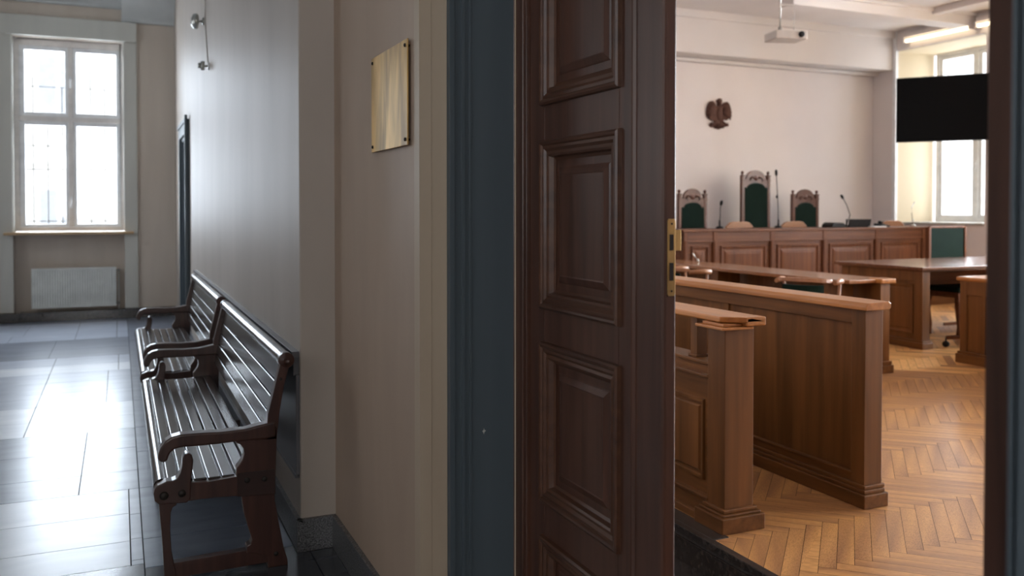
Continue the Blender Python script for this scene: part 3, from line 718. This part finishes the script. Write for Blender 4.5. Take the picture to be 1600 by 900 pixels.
for k in range(4):
    ya = 2.935 + k*.76
    q = MB(); q.rings((X(2.16), Yb(ya+.66), Z(.30)), (0,-1,0), (0,0,1), (-1,0,0), .66, .33, [(0, 0), (.004, .010), (.016, .010), (.02, -.002), (.028, -.002), (.036, .008)], 0, True)
    q.build('panel_moulding', M['oakZ'], B1)
q = MB(); q.box(X(2.14), X(2.25), Yb(2.88), Yb(6.0), 0.01, Z(.235)); q.box(X(2.13), X(2.26), Yb(2.88), Yb(6.0), Z(.235), Z(.248)); q.box(X(2.12), X(2.27), Yb(2.88), Yb(6.0), 0, .03)
q.build('plinth', M['oakY'], B1, .003)
# ---- barrier 2
B2 = thing('wooden_barrier', 'long tall plain-panelled wooden barrier in the middle of the parquet', 'barrier', (2.9, 2.77, HC))
X = lambda x: x-2.9
Yb = lambda y: y-2.77
q = MB(); q.prism([(X(2.828), Z(.975)), (X(2.828), Z(.992)), (X(2.84), Z(1.006)), (X(2.955), Z(1.010)), (X(2.968), Z(1.0)), (X(2.968), Z(.982)), (X(2.955), Z(.975))], 'Y', Yb(2.745), Yb(7.2))
q.build('cap_rail', M['topY'], B2, .003, 3)
q = MB(); q.box(X(2.848), X(2.948), Yb(2.770), Yb(2.845), .05, Z(.975)); q.build('end_post', M['oakZ'], B2, .003)
q = MB(); q.box(X(2.868), X(2.93), Yb(2.84), Yb(7.2), .05, Z(.975)); q.build('panel', M['oakZ'], B2)
q = MB(); q.box(X(2.854), X(2.94), Yb(2.84), Yb(7.2), Z(.912), Z(.975)); q.build('top_rail', M['oakY'], B2, .002)
for ya in (3.69, 5.2, 6.7):
    q = MB(); q.box(X(2.856), X(2.938), Yb(ya), Yb(ya+.05), Z(.27), Z(.915)); q.build('stile', M['oakZ'], B2, .002)
q = MB(); q.box(X(2.852), X(2.942), Yb(2.84), Yb(7.2), Z(.21), Z(.272)); q.box(X(2.846), X(2.95), Yb(2.84), Yb(7.2), Z(.268), Z(.277)); q.build('bottom_rail', M['oakY'], B2, .002)
q = MB()
q.box(X(2.823), X(2.958), Yb(2.742), Yb(7.2), 0, .058); q.box(X(2.834), X(2.950), Yb(2.753), Yb(7.2), .058, .075); q.box(X(2.840), X(2.957), Yb(2.76), Yb(7.2), .075, .092)
q.build('plinth', M['oakY'], B2, .004)
# ---- desk 3
B3 = thing('courtroom_desk', 'long narrow wooden desk behind the tall barrier with open knee space', 'desk', (5.2, 5.03, HC))
X = lambda x: x-5.2
Yb = lambda y: y-5.03
q = MB(); q.box(X(4.95), X(5.42), Yb(5.10), Yb(7.85), Z(.832), Z(.862)); q.box(X(5.0), X(5.40), Yb(5.02), Yb(5.11), Z(.832), Z(.862)); q.build('desktop', M['deskY'], B3, .006, 3)
q = MB(); q.box(X(5.27), X(5.42), Yb(4.965), Yb(5.10), Z(.83), Z(.866)); q.build('post_cap', M['topY'], B3, .008, 3)
q = MB(); q.box(X(5.285), X(5.38), Yb(4.99), Yb(5.09), .06, Z(.83)); q.build('end_post', M['oakZ'], B3, .003)
q = MB(); q.box(X(5.30), X(5.36), Yb(5.09), Yb(7.85), .04, Z(.832)); q.build('front_panel', M['oakZ'], B3, .002)
for ya in (5.22, 6.6, 7.78):
    q = MB(); q.box(X(4.99), X(5.24), Yb(ya), Yb(ya+.06), .04, Z(.832)); q.build('side_panel', M['oakZ'], B3, .003)
q = MB(); q.box(X(5.265), X(5.40), Yb(4.965), Yb(7.85), 0, .06); q.box(X(5.275), X(5.39), Yb(4.975), Yb(7.85), .06, .09)
for ya in (5.22, 6.6, 7.78): q.box(X(4.97), X(5.27), Yb(ya-.015), Yb(ya+.075), 0, .05)
q.build('plinth', M['oakY'], B3, .003)
# ---- clerk table
T = thing('courtroom_table', 'wide wooden table with panelled end standing before the judges bench', 'table', (7.6, 6.17, HC))
X = lambda x: x-7.6
Yb = lambda y: y-6.17
q = MB(); q.box(X(6.47), X(9.1), Yb(5.64), Yb(6.70), Z(.853), Z(.880)); q.box(X(6.50), X(9.07), Yb(5.67), Yb(6.67), Z(.838), Z(.853)); q.build('tabletop', M['tableX'], T, .005, 3)
q = MB(); q.box(X(6.545), X(6.60), Yb(5.72), Yb(6.62), .05, Z(.838)); q.box(X(6.525), X(6.62), Yb(5.69), Yb(5.78), .05, Z(.838)); q.box(X(6.525), X(6.62), Yb(6.56), Yb(6.65), .05, Z(.838))
q.box(X(6.53), X(6.61), Yb(5.72), Yb(6.62), Z(.75), Z(.838)); q.build('end_panel', M['oakZ'], T, .003)
q = MB(); q.rings((X(6.543), Yb(6.54), Z(.27)), (0,-1,0), (0,0,1), (-1,0,0), .74, .45, [(0, .0), (.004, .008), (.014, .008), (.02, 0), (.04, -.003), (.05, .004)], 0, True); q.build('panel_moulding', M['oakZ'], T)
q = MB(); q.box(X(6.505), X(6.64), Yb(5.665), Yb(6.675), 0, .055); q.box(X(6.515), X(6.63), Yb(5.675), Yb(6.665), .055, .075); q.build('plinth', M['oakY'], T, .004)
q = MB(); pl = [(X(6.6), Z(.84)), (X(6.6), Z(.60)), (X(8.98), Z(.60)), (X(8.98), Z(.84))]
q.prism(pl, 'Y', Yb(6.55), Yb(6.585)); q.build('modesty_panel', M['redX'], T, .002)
q = MB(); q.box(X(8.95), X(9.02), Yb(5.72), Yb(6.62), .0, Z(.838)); q.build('end_panel', M['oakZ'], T, .003)
# ---- desk at the right
D = thing('side_desk', 'wooden desk end with rounded top, cut off by the open door leaf at right', 'desk', (6.6, 4.4, HC))
X = lambda x: x-6.6
Yb = lambda y: y-4.4
q = MB(); q.box(X(6.25), X(7.0), Yb(3.5), Yb(5.125), Z(.812), Z(.846)); q.build('desktop', M['topY'], D, .014, 4)
q = MB(); q.box(X(6.28), X(6.32), Yb(3.6), Yb(5.08), .06, Z(.812)); q.box(X(6.262), X(6.33), Yb(5.03), Yb(5.09), .06, Z(.812)); q.box(X(6.262), X(6.33), Yb(4.86), Yb(4.9), .06, Z(.812)); q.box(X(6.262), X(6.33), Yb(3.6), Yb(3.68), .06, Z(.812)); q.box(X(6.265), X(6.32), Yb(3.6), Yb(5.08), Z(.70), Z(.812))
q.build('side_panel', M['oakZ'], D, .003)
q = MB(); q.box(X(6.24), X(6.35), Yb(3.58), Yb(5.115), 0, .075); q.box(X(6.25), X(6.34), Yb(3.59), Yb(5.105), .075, .095); q.build('plinth', M['oakY'], D, .004)
q = MB(); q.box(X(6.90), X(6.95), Yb(3.6), Yb(5.08), 0, Z(.812)); q.build('side_panel', M['oakZ'], D, .003)
q = MB(); q.box(X(6.32), X(6.90), Yb(3.62), Yb(3.66), .05, Z(.812)); q.build('front_panel', M['oakZ'], D, .003)

# ---- judges platform + bench
pf = MB(); pf.box(5.6, 10.3, 8.28, 9.9, HC, HC+.16); struct('trim_17', pf, M['oakX'], .004, 'low wooden platform under the judges bench')
J = thing('judges_bench', 'long panelled wooden judges bench across the back of the courtroom', 'judges bench', (7.7, 8.2, HC))
X = lambda x: x-7.7
Yb = lambda y: y-8.2
JT = 1.168
q = MB(); q.box(X(5.70), X(9.53), Yb(8.165), Yb(8.62), Z(JT-.03), Z(JT)); q.build('benchtop', M['redX'], J, .006, 3)
q = MB(); q.box(X(5.72), X(9.50), Yb(8.20), Yb(8.26), 0, Z(JT-.03)); q.box(X(9.44), X(9.50), Yb(8.26), Yb(8.6), .16, Z(JT-.03)); q.box(X(5.72), X(5.78), Yb(8.26), Yb(8.6), .16, Z(JT-.03)); q.build('carcass', M['redX'], J, .003)
PX = [6.12, 6.93, 7.725, 8.568, 9.37]
for x in PX + [5.72]:
    q = MB(); q.box(X(x), X(x+.06), Yb(8.178), Yb(8.21), 0, Z(JT-.03)); q.box(X(x+.012), X(x+.048), Yb(8.172), Yb(8.18), .1, Z(1.04)); q.build('pilaster', M['redZ'], J, .003)
q = MB(); q.box(X(5.72), X(9.50), Yb(8.185), Yb(8.21), Z(1.03), Z(JT-.03)); q.box(X(5.72), X(9.50), Yb(8.176), Yb(8.21), Z(1.022), Z(1.034)); q.build('frieze', M['redX'], J, .002)
for a, b_ in zip([5.72]+PX[:-1], PX):
    q = MB(); w_ = b_-a-.06-.10
    q.rings((X(a+.11), Yb(8.2), Z(.32)), (1,0,0), (0,0,1), (0,-1,0), w_, .66, [(0, 0), (.006, .014), (.02, .014), (.03, .002), (.05, -.001), (.07, .008), (.10, .012)], 0, True); q.build('raised_panel', M['redZ'], J)
q = MB(); q.box(X(5.70), X(9.52), Yb(8.165), Yb(8.21), 0, .09); q.box(X(5.71), X(9.51), Yb(8.172), Yb(8.21), .09, .11); q.build('plinth', M['redX'], J, .003)

# ---- judges chairs
def judge_chair(label, xc, wd, zt, zg, name='judge_chair'):
    zb = HC+.16; root = thing(name, label, 'chair', (xc, 9.40, zb), 0, 'high-backed judges chairs')
    h = zt-zb; hw = wd/2
    for s in (-1, 1):
        q = MB(); q.prism([(s*hw, 0), (s*(hw-.045), 0), (s*(hw-.045), h-.07), (s*hw, h-.07)], 'Y', .0, .05)
        for zz in (h-.08, h-.14): q.box(s*hw+.004, s*(hw-.045)-s*.008, -.004, .054, zz, zz+.02)
        p = q.build('back_post', M['chairw'], root, .004)
        q = MB(); q.lathe([(.024, 0), (.024, .008), (.012, .014), (.016, .026), (.022, .038), (.018, .052), (.006, .062), (0, .066)], (s*(hw-.022), .025, h-.07), 14); q.build('finial', M['chairw'], p)
    # arched crest
    top = [(hw-.045, h-.115)] + [(math.cos(math.radians(a))*(hw-.075), h-.12 + math.sin(math.radians(a))*.125) for a in range(0, 181, 15)] + [(-(hw-.045), h-.115)]
    zgl = zg-zb
    bot = [(-(hw-.045), zgl-.08)] + [(-(hw-.085)*math.cos(math.radians(a)), zgl-.075 + math.sin(math.radians(a))*.07) for a in range(0, 181, 20)] + [((hw-.045), zgl-.08)]
    q = MB(); k = len(top); 
    # build as strip between top and bottom outlines
    m_ = 24
    def samp(P, t):
        x = P[0][0] + (P[-1][0]-P[0][0])*t
        P2 = sorted(P)
        for a, b_ in zip(P2[:-1], P2[1:]):
            if a[0]-1e-9 <= x <= b_[0]+1e-9:
                u = 0 if abs(b_[0]-a[0]) < 1e-9 else (x-a[0])/(b_[0]-a[0]); return x, a[1]+(b_[1]-a[1])*u
        return x, P2[-1][1]
    A = [samp(top, i/m_) for i in range(m_+1)]; B = [samp(list(reversed(bot)), i/m_) for i in range(m_+1)]
    V = [(a[0], y, a[1]) for y in (.006, .044) for a in A] + [(b_[0], y, b_[1]) for y in (.006, .044) for b_ in B]
    n_ = m_+1; Fc = []
    for i in range(m_):
        Fc += [(i, i+1, 2*n_+i+1, 2*n_+i), (n_+i, 3*n_+i, 3*n_+i+1, n_+i+1), (i, n_+i, n_+i+1, i+1), (2*n_+i, 2*n_+i+1, 3*n_+i+1, 3*n_+i)]
    Fc += [(0, 2*n_, 3*n_, n_), (m_, n_+m_, 3*n_+m_, 2*n_+m_)]
    q.add(V, Fc); crest = q.build('crest', M['chairw'], root, .003)
    q = MB(); q.lathe([(0, -.012), (.03, -.008), (.034, 0), (.034, .01)], (0, .006, h-.10), 16, 0, 'Y')
    for s in (-1, 1): q.tube([(s*.03, .0, h-.10), (s*.07, -.003, h-.085), (s*.11, .0, h-.12), (s*.09, -.002, h-.14)], [.012, .011, .009, .007], 8)
    q.build('carving', M['chairw'], crest)
    q = MB(); P = [(-(hw-.047), .42), (hw-.047, .42), (hw-.047, zgl-.06)] + [((hw-.085)*math.cos(math.radians(a)), zgl-.07 + math.sin(math.radians(a))*.07) for a in range(0, 181, 20)] + [(-(hw-.047), zgl-.06)]
    q.prism(P, 'Y', -.004, .034); q.build('back_upholstery', M['green'], root, .012, 3)
    q = MB(); q.box(-hw+.02, hw-.02, -.40, .0, .40, .47); q.build('seat', M['green'], root, .02, 3)
    q = MB(); q.box(-hw+.01, hw-.01, -.41, .0, .34, .40); q.box(-hw+.045, hw-.045, .01, .04, .36, .42); q.build('seat_frame', M['chairw'], root, .004)
    for s in (-1, 1):
        q = MB(); q.tube([(s*(hw-.03), -.38, .34), (s*(hw-.025), -.385, .2), (s*(hw-.03), -.38, .0)], [.026, .018, .022], 10); q.build('leg', M['chairw'], root)
        q = MB(); q.box(s*hw, s*(hw-.045), -.36, .0, .64, .67); q.tube([(s*(hw-.022), -.33, .40), (s*(hw-.022), -.34, .64)], .016, 8); q.build('armrest', M['chairw'], root, .006)
    return root
judge_chair('low-crested green judges chair at the left end of the bench, beside the door edge', 6.715, .44, 1.652, 1.482)
judge_chair('tallest high-backed green leather judges chair in the middle of the bench', 7.725, .47, 1.905, 1.745)
judge_chair('lower green high-backed judges chair right of the tallest one', 8.57, .46, 1.660, 1.487)

# ---- low chairs with rounded backs
def low_chair(label, xc, wd=.42):
    zb = HC+.16; root = thing('low_chair', label, 'chair', (xc, 8.82, zb), 0, 'low chairs with rounded wooden backs')
    hw = wd/2; h = 1.237-zb
    P = [(-hw, h-.30), (hw, h-.30), (hw, h-.06), (hw-.06, h-.012), (hw-.11, h), (-hw+.11, h), (-hw+.06, h-.012), (-hw, h-.06)]
    q = MB(); q.prism(P, 'Y', .13, .16); q.build('backrest', M['lightw'], root, .008, 3)
    q = MB(); q.box(-hw, hw, -.13, .14, .42, .46); q.build('seat', M['lightw'], root, .01)
    for s in (-1, 1):
        q = MB(); q.box(s*hw, s*(hw-.035), .13, .16, 0, h-.28); q.build('leg', M['lightw'], root, .003)
        q = MB(); q.box(s*hw, s*(hw-.035), -.12, -.085, 0, .42); q.build('leg', M['lightw'], root, .003)
    return root
lc = low_chair('rounded light wooden chair back between the left and tallest judges chairs', 7.10)
c = copy_tree(lc); c.location.x = 7.97; c['label'] = 'rounded light wooden chair back between the tallest and right judges chairs'
c = copy_tree(lc); c.location.x = 9.70; c['label'] = 'rounded light wooden chair back at the right end of the judges bench'

# ---- microphones
def gooseneck(label, base, pts, rb=.045, head=.014, r=.005, mat='black', hl=.06, knob=None):
    root = thing('microphone', label, 'microphone', base, 0, 'gooseneck microphones')
    q = MB(); q.lathe([(rb, 0), (rb, .012), (rb*.85, .022), (rb*.35, .028), (0, .028)], (0,0,0), 20); q.build('base', M[mat], root)
    pts = [Vector(p)-Vector(base) for p in pts]
    q = MB(); k_ = min(1, (pts[0].z)/.12); q.tube([(0,0,.02), (0, 0, max(.03, .10*k_))], [r*2.2, r*1.8], 10); q.tube([Vector((0,0,.025))] + pts, r, 8)
    if knob is not None: q.lathe([(0, -.02), (.012, -.015), (.014, 0), (.012, .015), (0, .02)], knob, 12)
    q.build('gooseneck', M[mat], root)
    e = pts[-1]; d = (pts[-1]-pts[-2]).normalized()
    q = MB(); q.tube([e-d*.01, e, e+d*hl*.5, e+d*hl, e+d*(hl+.008)], [.006, head, head*1.25, head, .004], 12); q.build('microphone_head', M[mat], root)
    return root
gooseneck('black gooseneck microphone between the left and middle judges chairs', (6.41, 8.45, JT), [(6.41, 8.44, 1.30), (6.395, 8.42, 1.40), (6.375, 8.38, 1.445)])
gooseneck('tallest black gooseneck microphone, right of the middle judges chair', (7.25, 8.42, JT), [(7.245, 8.42, 1.40), (7.215, 8.40, 1.60), (7.165, 8.36, 1.80)], knob=(-.03, -.01, .375))
gooseneck('slanting black gooseneck microphone behind the laptop', (8.49, 8.578, JT), [(8.46, 8.49, 1.32), (8.36, 8.45, 1.45), (8.26, 8.41, 1.53)], .04)
gooseneck('thin silver curved microphone at the right end of the judges bench', (9.45, 8.40, JT), [(9.44, 8.41, 1.33), (9.46, 8.43, 1.42), (9.52, 8.45, 1.47)], .035, .007, .005, 'steel', .03)
gooseneck('short silver microphone on the narrow desk behind the barrier', (5.36, 7.42, .862), [(5.35, 7.42, .885), (5.32, 7.42, .92)], .014, .006, .005, 'steel', .03)
# ---- laptop and papers
lp = thing('laptop', 'open black laptop on the judges bench', 'laptop', (8.45, 8.36, JT))
q = MB(); q.box(-.17, .17, -.02, .155, 0, .016); q.build('keyboard_base', M['black'], lp, .003)
q = MB(); q.prism([(-.035, .012), (-.025, .012), (-.045, .10), (-.055, .10)], 'X', -.18, .18); q.build('lid', M['black'], lp, .002)
q = MB(); q.prism([(-.11, 0), (.11, 0), (.11, .035), (.085, .058), (-.06, .062), (-.095, .045), (-.11, .02)], 'Y', -.09, .09)
tag(q.build('device_case', M['black'], None, .008, 3, (8.10, 8.40, JT)), 'low black rounded case left of the laptop', 'case')
ph = thing('desk_phone', 'small black desk device right of the laptop', 'phone', (8.93, 8.42, JT))
q = MB(); q.prism([(-.07, 0), (.07, 0), (.07, .045), (-.07, .018)], 'X', -.07, .07); q.build('body', M['black'], ph, .004)
q = MB(); q.box(-.02, .02, 0, .05, .03, .075); q.build('handset', M['black'], ph, .006)
q = MB(); q.box(-.10, .10, -.14, .14, 0, .012); tag(q.build('paper_stack', M['paper'], None, .002, 2, (8.72, 8.38, JT)), 'stack of white papers right of the laptop', 'papers')

# ---- green chair behind the table
g = thing('green_chair', 'square green leather chair behind the wide table under the screen', 'chair', (8.55, 7.0, HC))
q = MB(); q.box(-.27, .27, .12, .17, .50, 1.045); q.build('back_upholstery', M['green'], g, .02, 3)
q = MB(); q.box(-.30, -.265, .11, .165, 0, 1.05); q.box(.265, .30, .11, .165, 0, 1.05); q.box(-.27, .27, .115, .16, 1.035, 1.06); q.build('back_frame', M['redZ'], g, .006)
q = MB(); q.box(-.28, .28, -.30, .12, .42, .50); q.build('seat', M['green'], g, .02, 3)
q = MB(); q.box(-.29, .29, -.30, .12, .36, .42); q.build('seat_frame', M['redX'], g, .004)
for s in (-1, 1):
    q = MB(); q.tube([(s*.26, -.27, .36), (s*.275, -.29, .25), (s*.255, -.275, .10), (s*.27, -.29, 0)], [.035, .028, .018, .026], 10); q.build('leg', M['redZ'], g)
q = MB(); q.box(-.26, .26, -.285, -.265, .12, .145); q.build('stretcher', M['redX'], g, .003)
# ---- stool under the table
so = thing('wooden_stool', 'dark wooden stool with curved legs standing under the wide table', 'stool', (7.72, 6.22, HC))
q = MB(); q.prism([(-.34,.44),(.34,.44),(.34,.36),(.27,.31),(.14,.34),(0,.36),(-.14,.34),(-.27,.31),(-.34,.36)], 'Y', -.2, -.17); q.box(-.34, .34, -.17, .2, .39, .44); q.build('seat_frame', M['redX'], so, .004)
q = MB(); q.box(-.33, .33, -.19, .19, .44, .49); q.build('seat', M['green'], so, .02, 3)
for sx in (-1, 1):
    for sy in (-1, 1):
        q = MB(); q.tube([(sx*.30, sy*.17, .40), (sx*.315, sy*.18, .28), (sx*.285, sy*.165, .10), (sx*.295, sy*.175, 0)], [.035, .028, .017, .026], 10); q.build('leg', M['redZ'], so)
q = MB(); q.box(-.29, .29, -.012, .012, .10, .13); q.build('stretcher', M['redX'], so, .003)
# ---- swivel chair
sw = thing('swivel_chair', 'dark swivel chair on castors tucked between side desk and wide table', 'chair', (7.16, 5.43, HC), .2)
q = MB()
for k in range(5):
    a = math.radians(128 + 72*k); e = Vector((math.cos(a)*.42, math.sin(a)*.42, .085)); q.tube([(0,0,.12), e*.5+Vector((0,0,.06)), e], [.028, .022, .018], 8)
q.tube([(0,0,.08), (0,0,.42)], [.03, .022], 12); base_ = q.build('star_base', M['redX'], sw)
for k in range(5):
    a = math.radians(128 + 72*k); c_ = (math.cos(a)*.42, math.sin(a)*.42, .028)
    q = MB(); q.lathe([(.0,-.016),(.028,-.014),(.028,.014),(0,.016)], c_, 14, 0, 'X'); q.tube([(c_[0], c_[1], .03), (c_[0], c_[1], .085)], .008, 6); q.build('castor', M['black'], base_)
q = MB(); q.box(-.22, .22, -.22, .22, .42, .49); q.build('seat', M['green'], sw, .02, 3)
q = MB(); q.box(-.20, .20, -.255, -.215, .52, .72); q.box(-.03, .03, -.25, -.22, .44, .54); q.build('backrest', M['green'], sw, .01, 3)
# ---- armchairs before desk 3
def armchair(label, loc, rz, seatmat='green'):
    r_ = thing('wooden_armchair', label, 'chair', loc, rz, 'wooden armchairs at the narrow desk')
    # faces +x locally; curved back rail at -x
    q = MB(); n = 14; V = []
    for i in range(n+1):
        a = math.radians(100 + 160*i/n); rr = .225
        for (ro, zz) in ((rr-.025, .705), (rr+.025, .705), (rr+.02, .735), (rr-.02, .735)): V.append((ro*math.cos(a)*.95, ro*math.sin(a)*1.0, zz + .015*math.sin(PI*i/n)))
    Fc = [(i*4+j, i*4+(j+1)%4, (i+1)*4+(j+1)%4, (i+1)*4+j) for i in range(n) for j in range(4)] + [(0,1,2,3), (n*4, n*4+3, n*4+2, n*4+1)]
    q.add(V, Fc); q.build('back_rail', M['lightw'], r_, .004)
    q = MB(); V = []
    for i in range(n+1):
        a = math.radians(125 + 110*i/n); rr = .215
        for (ro, zz) in ((rr-.015, .50), (rr+.015, .50), (rr+.015, .695), (rr-.015, .695)): V.append((ro*math.cos(a), ro*math.sin(a), zz))
    q.add(V, Fc); q.build('back_upholstery', M['green'], r_, .004)
    q = MB(); q.box(-.22, .20, -.23, .23, .42, .48); q.build('seat', M[seatmat], r_, .02, 3)
    q = MB(); q.box(-.22, .20, -.23, .23, .37, .42); q.build('seat_frame', M['chairw'], r_, .004)
    for s in (-1, 1):
        q = MB(); q.tube([(-.06, s*.262, .71), (.10, s*.27, .715), (.19, s*.265, .71)], [.018, .022, .02], 8); q.tube([(.15, s*.255, .70), (.16, s*.225, .42)], .015, 8); q.build('armrest', M['lightw'], r_)
        for x0 in (-.19, .17):
            q = MB(); q.tube([(x0, s*.2, .37), (x0*1.08, s*.21, 0)], [.02, .015], 8); q.build('leg', M['chairw'], r_)
    return r_
ac = armchair('wooden armchair with green back at the far end of the narrow desk', (4.54, 6.5, HC), -.15)
c = copy_tree(ac); ac.scale = (.82, .82, 1); c.scale = (.82, .82, 1); c.location = (4.70, 5.14, HC); c.rotation_euler.z = math.radians(32); c['label'] = 'turned wooden armchair at the near end of the narrow desk, curved rail above the barrier'

# ---- emblem
EP = [(7.475, 2.901), (7.513, 2.892), (7.523, 2.861), (7.509, 2.822), (7.523, 2.791), (7.542, 2.831), (7.572, 2.853), (7.599, 2.861), (7.622, 2.852), (7.638, 2.836), (7.655, 2.806), (7.667, 2.775), (7.672, 2.735), (7.672, 2.697), (7.660, 2.66), (7.644, 2.641), (7.625, 2.622), (7.601, 2.609), (7.575, 2.617), (7.553, 2.614), (7.544, 2.591), (7.572, 2.561), (7.600, 2.572), (7.622, 2.567), (7.632, 2.549), (7.625, 2.532), (7.604, 2.524), (7.582, 2.519), (7.544, 2.544), (7.540, 2.515), (7.52, 2.495), (7.494, 2.488), (7.468, 2.479), (7.44, 2.49), (7.412, 2.495), (7.396, 2.513), (7.393, 2.538), (7.364, 2.507), (7.338, 2.517), (7.322, 2.536), (7.331, 2.559), (7.350, 2.563), (7.374, 2.553), (7.402, 2.577), (7.392, 2.596), (7.362, 2.596), (7.336, 2.606), (7.312, 2.62), (7.289, 2.642), (7.276, 2.665), (7.27, 2.687), (7.274, 2.735), (7.283, 2.78), (7.297, 2.815), (7.316, 2.843), (7.336, 2.856), (7.358, 2.861), (7.382, 2.853), (7.4, 2.832), (7.429, 2.787), (7.448, 2.796), (7.452, 2.842), (7.438, 2.872)]
em = thing('eagle_emblem', 'carved brown crowned eagle emblem on the courtroom back wall', 'emblem', (7.475, 9.9, 2.69))
ex, ez = 7.475, 2.69
me = bpy.data.meshes.new('silhouette'); bm = bmesh.new()
vs = [bm.verts.new((x-ex, -.03, z-ez)) for x, z in EP]; f = bm.faces.new(vs); r_ = bmesh.ops.extrude_face_region(bm, geom=[f])
for v in [v for v in r_['geom'] if isinstance(v, bmesh.types.BMVert)]: v.co.y = -.002
bmesh.ops.triangulate(bm, faces=[f_ for f_ in bm.faces if len(f_.verts) > 4]); bmesh.ops.recalc_face_normals(bm, faces=bm.faces); bm.to_mesh(me); bm.free()
me.materials.append(M['emblem']); o = bpy.data.objects.new('silhouette', me); COL.objects.link(o); o.parent = em
q = MB(); q.lathe([(0,-.042),(.03,-.040),(.045,-.034),(.05,-.02)], (0,0,0), 16, 0, 'Y')
for v in range(len(q.v)): x, y, z = q.v[v]; q.v[v] = (x*.95, y, z*1.9+.0)
q.build('body', M['emblem'], em)
for s in (-1, 1):
    q = MB()
    for k in range(6):
        a = math.radians(78 - k*24); x0 = s*.07; z0 = .06 - k*.01
        q.tube([(x0, -.035, z0), (x0+s*.06+s*.05*math.cos(a), -.045, z0+.07*math.sin(a)), (x0+s*(.05+.075*math.cos(a)), -.035, z0+.10*math.sin(a)-.02)], [.014, .016, .008], 6)
    q.build('wing', M['emblem'], em)
    q = MB(); q.tube([(s*.03, -.035, -.10), (s*.075, -.04, -.12), (s*.11, -.04, -.142), (s*.14, -.035, -.14)], [.018, .014, .012, .014], 6)
    for d in (-.02, .0, .018): q.tube([(s*.12, -.036, -.142), (s*.148, -.034, -.142+d)], [.008, .004], 6)
    q.build('claw', M['emblem'], em)
q = MB()
for k in range(-2, 3): q.tube([(k*.010, -.035, -.11), (k*.028, -.042, -.16), (k*.032, -.035, -.195)], [.012, .014, .008], 6)
q.build('tail', M['emblem'], em)
q = MB(); q.tube([(.0, -.035, .10), (.005, -.045, .14), (-.005, -.042, .165), (-.022, -.04, .163)], [.024, .02, .018, .006], 8)
q.build('head', M['emblem'], em)
q = MB(); q.prism([(-.018, .178), (.022, .178), (.03, .207), (.012, .197), (.003, .212), (-.008, .197), (-.024, .205)], 'Y', -.045, -.025); q.build('crown', M['emblem'], em)

# ---- projector
pj = thing('projector', 'beige ceiling projector hanging on a thin rod in the courtroom', 'projector', (6.15, 7.05, 3.09), math.radians(-14))
q = MB(); q.prism([(-.17,-.13), (.17,-.13), (.17,.13), (-.17,.13)], 'Z', 0, .085); q.build('body', M['greyp'], pj, .012, 3)
q = MB(); q.lathe([(.03, 0), (.03, -.02), (.022, -.024), (0, -.024)], (.10, -.13, .045), 16, 0, 'Y'); q.build('lens', M['black'], pj)
q = MB(); q.tube([(-.05, .02, .13), (-.05, .02, .87)], .008, 8); q.tube([(-.05, .02, .085), (-.05, .02, .14)], .022, 10); q.box(-.06, .02, 0, .04, .085, .10); rod = q.build('ceiling_rod', M['steel'], pj)
q = MB(); q.box(-.06, .10, .01, .03, .36, .375); q.tube([(.10, .02, .375), (.10, .02, .08)], .004, 6); q.build('cable_arm', M['greyp'], pj)
q = MB(); q.lathe([(.06, .845), (.06, .868)], (-.05, .02, 0), 16); q.build('ceiling_mount', M['greyp'], pj)
# ---- tv on wall arm
d_ = Vector((.636, -.772, 0)); nrm = Vector((-.772, -.636, 0)); rot = math.atan2(d_.y, d_.x)
tv = thing('wall_screen', 'large black flat screen hanging in front of the courtroom window', 'screen', (9.16+d_.x*.73, 8.42+d_.y*.73, 2.665), rot)
q = MB(); q.box(-.73, .73, 0, .035, -.413, .413); q.build('housing', M['black'], tv, .004)
q = MB(); q.box(-.718, .718, -.003, .002, -.40, .40); q.build('display', M['screen'], tv)
q = MB(); q.box(.30, .60, .035, .06, -.15, .15); q.build('mount_plate', M['black'], tv)
inv = Matrix.Translation(tv.location) @ Matrix.Rotation(rot, 4, 'Z')
tgt = inv.inverted() @ Vector((XR, 7.35, 2.665))
q = MB(); q.tube([(.45, .06, 0), tgt], .025, 8); q.build('wall_arm', M['black'], tv)
# ---- fluorescent battens over the window niche
def batten(label, y0, y1):
    root = thing('tube_light', label, 'lamp', (10.2, (y0+y1)/2, 3.86), 0, 'tube lights above the courtroom windows')
    L_ = (y1-y0)/2
    q = MB(); q.box(.0, .10, -L_, L_, -.03, .02); q.box(-.03, .10, -L_, -L_+.02, -.11, -.03); q.box(-.03, .10, L_-.02, L_, -.11, -.03); q.build('housing', M['court_cool'], root, .004)
    q = MB(); q.tube([(.02, -L_+.02, -.082), (.02, L_-.02, -.082)], .024, 12); q.build('tube', M['tube'], root)
    return root
batten('glowing warm tube light over the window niche, farther one', 8.17, 9.25)
batten('glowing warm tube light over the window niche, nearer one cut by the door leaf', 7.0, 8.10)
